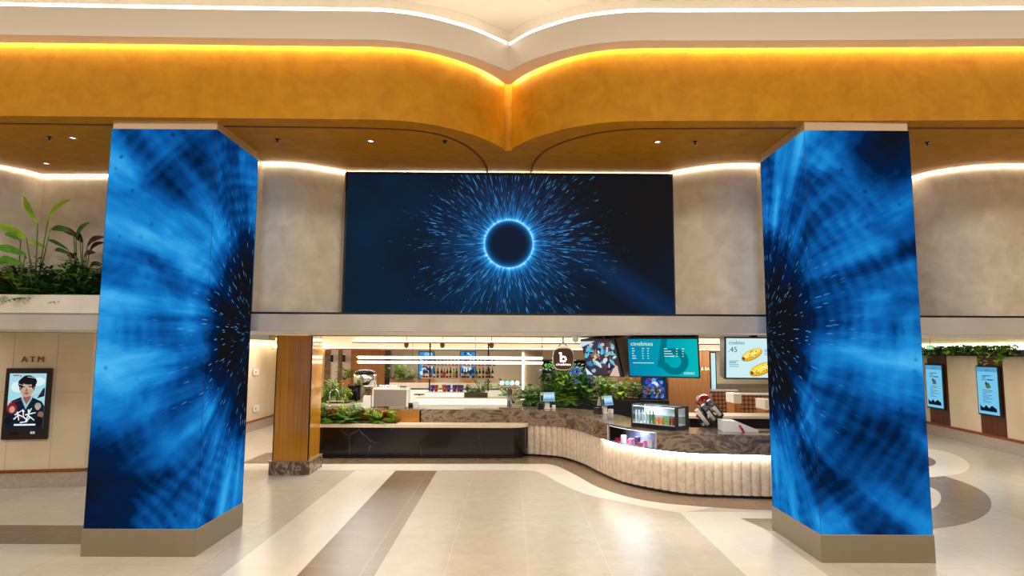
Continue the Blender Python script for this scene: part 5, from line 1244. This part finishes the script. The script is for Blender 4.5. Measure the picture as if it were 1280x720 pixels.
def plant(kind, loc, size, label, cat='plant', grp=None, seed=1, mat=None, nm=None):
    rng = random.Random(seed)
    if kind == 'fern': m, ms = fern(rng, 30, size, mat or MG, pw=.26)
    elif kind == 'finefern': m, ms = fern(rng, 38, size, mat or LG, pinn=12, pw=.19, up=(.1, .95))
    elif kind == 'bush': m, ms = bushy(rng, 230, size, size*.55, size*.19, mat or MG)
    elif kind == 'round': m, ms = bushy(rng, 130, size, size*.55, size*.20, mat or MG, 'round')
    elif kind == 'broad':
        m, ms = MB(mat or MG), MB(STM)
        for k in range(16):
            d = rnd_dir(rng, .35, .95); stem_and_leaf(m, ms, (0, 0, 0), d, size*rng.uniform(.5, .9), size*.30, size*.22, .006, .5, 'round')
    elif kind == 'sword':
        m, ms = MB(mat or MAR), MB(STB)
        ms.tube([(0, 0, 0), (0, 0, size*.45)], .014, 6, .01)
        for k in range(16): leaf(m, (0, 0, size*(.2+.28*rng.random())), rnd_dir(rng, .1, .9), size*.6, size*.13, .35, .3, 5)
    elif kind == 'spiky':
        m, ms = MB(mat or DG), MB(STM)
        for k in range(60): leaf(m, (0, 0, size*.2), rnd_dir(rng, -.1, 1), size*.6, size*.05, .25, .3, 3)
        ms.tube([(0, 0, 0), (0, 0, size*.25)], .01, 6)
    ms_ = s = thing(nm or {'fern': 'fern', 'finefern': 'fern', 'bush': 'leafy_plant', 'round': 'leafy_plant', 'broad': 'broadleaf_plant', 'sword': 'cordyline', 'spiky': 'spiky_plant'}[kind], label, cat, loc, 0, grp)
    m.build('foliage', s, recalc=False); ms.build('stem', s); return s
# cream planter on the fascia, far left, with its plants
s = thing('wall_planter', 'cream built-in planter box on the fascia at far left', 'planter', (-7.5, 9.3, 2.92))
zc = W(60, 368.5, 9.1).z
m = MB(M_PLANTERW); m.box((-11, 9.08, 2.895), (-5.3, 9.16, zc)); m.box((-5.38, 9.16, 2.93), (-5.3, 9.70, zc)); m.build('trough_wall', s, True)
MB(SOIL).box((-11, 9.165, 2.925), (-5.39, 9.72, zc-.05)).build('soil', s, True)
zs0 = zc-.05
def niche_at(px, Y): return (W(px, 365, Y).x, Y, zs0)
def paddle(px, Y, leaves, label, mat):
    b = Vector(niche_at(px, Y)); s = thing('strelitzia', label, 'plant', b); m, ms = MB(mat), MB(STM)
    for k, ((x0, y0), (x1, y1), w) in enumerate(leaves):
        dz = -.08+.05*k
        p0 = W(x0, y0, Y+dz)-b; p1 = W(x1, y1, Y+dz-.05)-b
        ms.tube([(0, 0, 0), p0*.5+Vector((0, 0, .05)), p0], .011, 6, .007)
        d = p1-p0; sd = Vector((-d.z, .25*d.length, d.x)).normalized(); rows = []
        for q in range(7):
            t = q/6; ww = w*.5*math.sin(math.pi*(t*.94+.05))**.7; c0 = p0+d*t+Vector((0, -.06*math.sin(math.pi*t), .03*math.sin(math.pi*t)))
            rows.append([c0-sd*ww+Vector((0, -.02*w, 0)), c0+Vector((0, .01, 0)), c0+sd*ww+Vector((0, -.02*w, 0))])
        m.grid(rows, True)
    m.build('foliage', s, recalc=False); ms.build('stem', s)
paddle(44, 9.42, [((47, 280), (30, 245), .11), ((60, 276), (88, 249), .10), ((58, 310), (36, 303), .07), ((33, 297), (-2, 282), .13), ((61, 295), (72, 286), .05)], 'tall plant with two upright paddle leaves in the far left planter', LG)
paddle(22, 9.40, [((32, 318), (-6, 310), .12), ((28, 330), (-4, 326), .12), ((26, 300), (6, 293), .08)], 'plant with drooping pale green leaves at the left picture edge', MG)
paddle(96, 9.45, [((92, 290), (64, 287), .09), ((95, 300), (112, 278), .09), ((85, 312), (60, 300), .06), ((88, 318), (68, 313), .07)], 'mixed green and silver leaved plant in the middle of the far left planter', DG)
paddle(104, 9.50, [((100, 297), (76, 286), .10), ((103, 303), (98, 292), .13), ((109, 308), (131, 296), .10), ((112, 315), (131, 303), .08), ((105, 322), (120, 316), .09), ((98, 325), (84, 318), .08), ((112, 335), (128, 330), .08)], 'plant with dark maroon leaves beside the left blue pillar', MAR)
for k, (kind, px, sz, mat, lb) in enumerate((
    ('sword', 6, .42, RD, 'rust coloured cordyline at the left picture edge'), ('spiky', 46, .34, DG, 'dark spiky palm in front of the paddle leaves'), ('spiky', 68, .32, DG, 'dark spiky palm, second from the left picture edge'), ('spiky', 86, .36, DG, 'dark spiky palm under the maroon leaves'),
    ('finefern', 30, .30, MG, 'low fern spilling over the planter rim at left'), ('fern', 56, .26, DG, 'low dark fern in the planter centre'), ('bush', 76, .24, MG, 'low leafy plant in front of the planter centre'), ('broad', 112, .34, MG, 'broad leaved plant beside the left blue pillar base leaves'),
    ('bush', 12, .26, MG, 'low leafy plant under the rust cordyline'), ('fern', 98, .26, DG, 'low dark fern near the left blue pillar'), ('round', 65, .17, PK, 'small pinkish plant at the planter rim'), ('round', 92, .2, LG, 'small bright leaved plant at the planter rim'), ('bush', 122, .26, DG, 'low dark plant tucked against the left blue pillar'))):
    plant(kind, niche_at(px, 9.38+.07*(k % 3)), sz*1.5, lb, 'plant', 'plants in the far left planter', 20+k, mat)

rng0 = random.Random(3)
for k in range(13):
    px = 1+k*9.6; kd = ('bush', 'fern', 'bush', 'broad', 'spiky')[k % 5]; mt = (DG, MG, DG, MG, DG)[k % 5]
    plant(kd, niche_at(px, 9.36+.07*(k % 3)), .62 if kd != 'spiky' else .5, f"dark {('bush', 'fern', 'bush', 'broad leaved plant', 'spiky palm')[k % 5]} at the back of far left planter, {words_n[k]} from left", 'plant', 'filler plants in the far left planter', 220+k, mt)
# planting on the pale ledge and behind it
Yl = 14.3
M_TER = flat('dark_soil_tray', (46, 32, 22), .8)
s = thing('plant_tray', 'dark soil tray for the low plants on the pale ledge', 'planter', (-3.4, 14.3, .742))
MB(M_TER).box((W(401, 520, 14.3).x, 14.16, .742), (W(497, 520, 14.3).x, 14.46, .79)).build('tray', s, True)
for k, (kind, px, sz, mat, lb) in enumerate((
    ('fern', 408, .36, MG, 'mid green fern at the left end of the pale ledge'), ('round', 415, .22, RD, 'small rust leaved plant near the left end of the pale ledge'), ('bush', 424, .30, LG, 'bright leafy plant on the pale ledge under the tap'), ('fern', 434, .40, MG, 'large fern in the middle of the pale ledge row'),
    ('bush', 446, .30, MG, 'leafy plant just left of the ledge centre under the white box'), ('round', 455, .22, RD, 'small rust leaved plant under the white grinder'), ('bush', 464, .26, LG, 'bright leafy plant under the espresso machine left corner'), ('finefern', 473, .38, LG, 'bright feathery fern in front of the espresso machine'),
    ('round', 482, .2, RD, 'small rust leaved plant near the right end of the ledge row'), ('bush', 490, .2, LG, 'low bright plant at the right end of the ledge row'), ('bush', 402, .34, DG, 'dark leafy plant beside the gold column on the pale ledge'))):
    plant(kind, (W(px, 520, Yl).x, Yl+.04*((k % 3)-1), .79), sz*1.25, lb, 'plant', 'plants on the pale ledge', 60+k, mat)
s = thing('bar_planter', 'planter on the bar end holding bright bushes behind the gold column', 'planter', (-4.3, 15.1, ZT))
a, b = W(392, 500, 15.0).x, W(437, 500, 15.6).x
MB(M_LEDGE).box((a, 15.50, 0), (b, 16.0, 1.06)).build('trough', s, True); MB(SOIL).box((a+.03, 15.53, 1.06), (b-.03, 15.97, 1.07)).build('soil', s, True)
for k, (px, sz, kind, mat, lb) in enumerate(((400, .62, 'finefern', LG, 'tall bright fern right against the gold column'), (411, .56, 'bush', LG, 'bright bush left of the chrome tap'), (421, .50, 'bush', MG, 'mid green bush behind the chrome tap'), (430, .42, 'bush', LG, 'bright bush left of the chrome brewer'), (404, .30, 'finefern', LG, 'low bright fern beside the tap and gold column'))):
    plant(kind, (W(px, 500, 15.7).x, 15.75+.05*(k % 2), 1.07), sz, lb, 'plant', 'bushes on the bar end planter', 90+k, mat)
# back wall planter strips
def wall_planter(px0, px1, py, Y, lb, n, seed, sz, zz=None):
    a, b = W(px0, py, Y), W(px1, py, Y); s = thing('timber_planter', 'timber planter box '+lb, 'planter', ((a.x+b.x)/2, Y, 0))
    MB(M_OAK).box((a.x, Y, a.z-.14), (b.x, Y+.25, a.z)).build('trough', s, True); MB(M_OAK).box((a.x+.05, Y+.05, 0), (b.x-.05, Y+.2, a.z-.14)).build('base', s, True)
    for k in range(n):
        x = a.x+(b.x-a.x)*(k+.5)/n; plant(('broad', 'bush', 'fern')[k % 3], (x, Y+.12, a.z+.002), sz*(1-.25*(k == n-1)), f'{("broadleaf", "bush", "fern")[k%3]} in timber planter {lb}, {words_n[k]}', 'plant', None, seed+k, (MG, LG, MG)[k % 3])
wall_planter(487, 518, 474.5, 19.5, 'right of the oak panel', 4, 120, .50)
wall_planter(427, 437, 475, 19.5, 'left of the oak panel', 2, 130, .5)
# planter on the back bar
a, b = W(579, 500, 16.3), W(609.5, 494.5, 16.3)
s = thing('bar_planter', 'dark trough of bright plants at the right end of the bottle shelf', 'planter', ((a.x+b.x)/2+.1, 16.3, 1.17))
MB(flat('dark_trough', (74, 62, 50), .5)).box((a.x+.03, 16.2, 1.172), (b.x, 16.42, 1.29)).build('trough', s, True)
for k, (px, sz, kind, mat, lb) in enumerate(((584, .22, 'bush', MG, 'small bush at the left end of the back bar trough'), (590, .26, 'finefern', LG, 'bright fern left of centre in the back bar trough'), (597, .24, 'finefern', LG, 'bright fern right of centre in the back bar trough'), (601, .55, 'broad', MG, 'tall broad leaved plant in the back bar trough by the right shelf post'), (605, .26, 'bush', LG, 'low bright bush at the right end of the back bar trough'))):
    plant(kind, (W(px, 495, 16.3).x, 16.3+.02*(k % 2), 1.29), sz, lb, 'plant', 'plants in the back bar trough', 140+k, mat)
# rear counter behind the tap
s = thing('rear_counter', 'dark rear counter with pale top behind beer tap and till', 'counter', (1, 17, 0))
a, b = W(652, 500, 17.2).x, W(700, 500, 17.2).x; zz = W(650, 501, 17.2).z
MB(M_BLACK).box((a, 17.22, 0), (b, 17.9, zz-.05)).build('cabinet', s, True); MB(M_LEDGE).box((a-.02, 17.18, zz-.05), (b+.02, 17.92, zz)).build('worktop', s, True)
plant('bush', (W(630, 497, 17.5).x, 17.5, .98), .34, 'small leafy plant behind the beer tap column', 'plant', None, 152, MG)
p = W(630, 497, 17.5); o = MB(flat('dark_trough2', (60, 48, 38), .5)).box((p.x-.3, 17.4, 0), (p.x+.3, 17.62, .98)).build('floor_planter'); tag(o, 'tall dark planter box behind the beer tap column', 'planter')
plant('broad', (p.x+.2, 17.5, .98), .75, 'tall thin broad leaved plant behind beer tap badges', 'plant', None, 153, MG)
# the large planting right of the sign
s = thing('long_planter', 'long black planter behind the tills full of tall green plants', 'planter', (2.4, 15.9, 0))
a, b = W(694, 500, 15.7).x, W(792, 500, 15.7).x; zP = W(740, 500.5, 15.7).z
m = MB(M_BLACK); m.box((a-.6, 15.75, 0), (b+.9, 15.82, zP)); m.box((a-.6, 16.5, 0), (b+.9, 16.55, zP)); m.box((a-.6, 15.82, 0), (a-.55, 16.5, zP)); m.box((b+.85, 15.82, 0), (b+.9, 16.5, zP)); m.build('trough', s, True)
MB(SOIL).box((a-.55, 15.82, .6), (b+.85, 16.5, zP-.03)).build('soil', s, True)
rows = [(660, .55, 'broad', MG), (665, .75, 'fern', MG), (672, .80, 'finefern', LG), (680, .85, 'fern', MG), (688, .9, 'bush', DG), (694, .85, 'finefern', MG), (700, .98, 'bush', LG), (706, .9, 'fern', MG), (712, .85, 'finefern', DG), (718, .98, 'bush', MG), (724, .75, 'spiky', DG), (730, .8, 'finefern', DG), (736, .72, 'bush', DG), (742, .85, 'broad', MG), (748, .62, 'bush', MG), (754, .50, 'round', LG), (761, .5, 'bush', LG), (768, .86, 'broad', LG), (775, .50, 'round', LG), (783, .45, 'bush', MG), (791, .42, 'round', MG), (800, .36, 'bush', DG), (812, .34, 'bush', DG), (824, .36, 'bush', DG),
        (684, .45, 'finefern', LG), (696, .5, 'bush', MG), (709, .5, 'fern', LG), (722, .45, 'bush', DG), (735, .4, 'finefern', MG)]
dsc = {'broad': 'broad leaved plant', 'fern': 'fern', 'finefern': 'feathery fern', 'bush': 'leafy bush', 'spiky': 'spiky grass-leaved plant', 'round': 'round leaved plant'}
cdn = {id(LG): 'bright green', id(MG): 'mid green', id(DG): 'dark green'}
for k, (px, sz, kind, mat) in enumerate(rows):
    Yp = (15.95 if k >= 24 else 16.15+.14*(k % 3)); xx_ = W(px, 500, Yp).x
    pos = words_n[k]+' from left, back row' if k < 22 else (('second last' if k == 22 else 'last')+' on the right, back row' if k < 24 else words_n[k-24]+' from left, front row')
    plant(kind, (xx_, Yp, zP-.03), sz, f'{cdn[id(mat)]} {dsc[kind]} in long black planter, {pos}', 'plant', 'plants in the long black planter', 170+k, mat)
# vines over the right ledge
rng = random.Random(77)
for k, px in enumerate((1152, 1160, 1168, 1176, 1185, 1193, 1202, 1211, 1220, 1229, 1238, 1247, 1256, 1265, 1274, 1283)):
    p = rw(px, 440, .22); b = Vector((p.x, p.y, lz1+.02)); s = thing('trailing_vine', f'trailing vine on the high black ledge at right, {words_n[k]} from the blue pillar', 'vine', b, 0, 'vines on the right ledge')
    mt = (MG, DG, LG, MG)[k % 4] if k not in (1, 2, 12, 13) else LG
    m, ms = MB(mt), MB(STM); dr = {1: .42, 2: .5, 3: .25, 12: .5, 13: .4, 15: .35}.get(k, .1)
    for q in range(4):
        a = rng.uniform(-.3, .3); tng = Vector((e.x, e.y, 0)); o_ = Vector((ne.x, ne.y, 0))
        pts = [Vector((0, 0, 0)), tng*a*.6+o_*.10+Vector((0, 0, .09)), tng*a+o_*.19+Vector((0, 0, .02)), tng*a*1.2+o_*.22+Vector((0, 0, -dr*rng.uniform(.5, 1)))]
        ms.tube(pts, .004, 4)
        for j in range(22):
            t = rng.uniform(.05, 1)*3; i = min(2, int(t)); c = pts[i].lerp(pts[i+1], t-i)+Vector((rng.gauss(0, .03), rng.gauss(0, .03), rng.gauss(0, .025)))
            leaf(m, c, rnd_dir(rng, -.6, .4), .10, .08, .2, .2, 2, 'round')
    m.build('foliage', s, recalc=False); ms.build('stem', s)
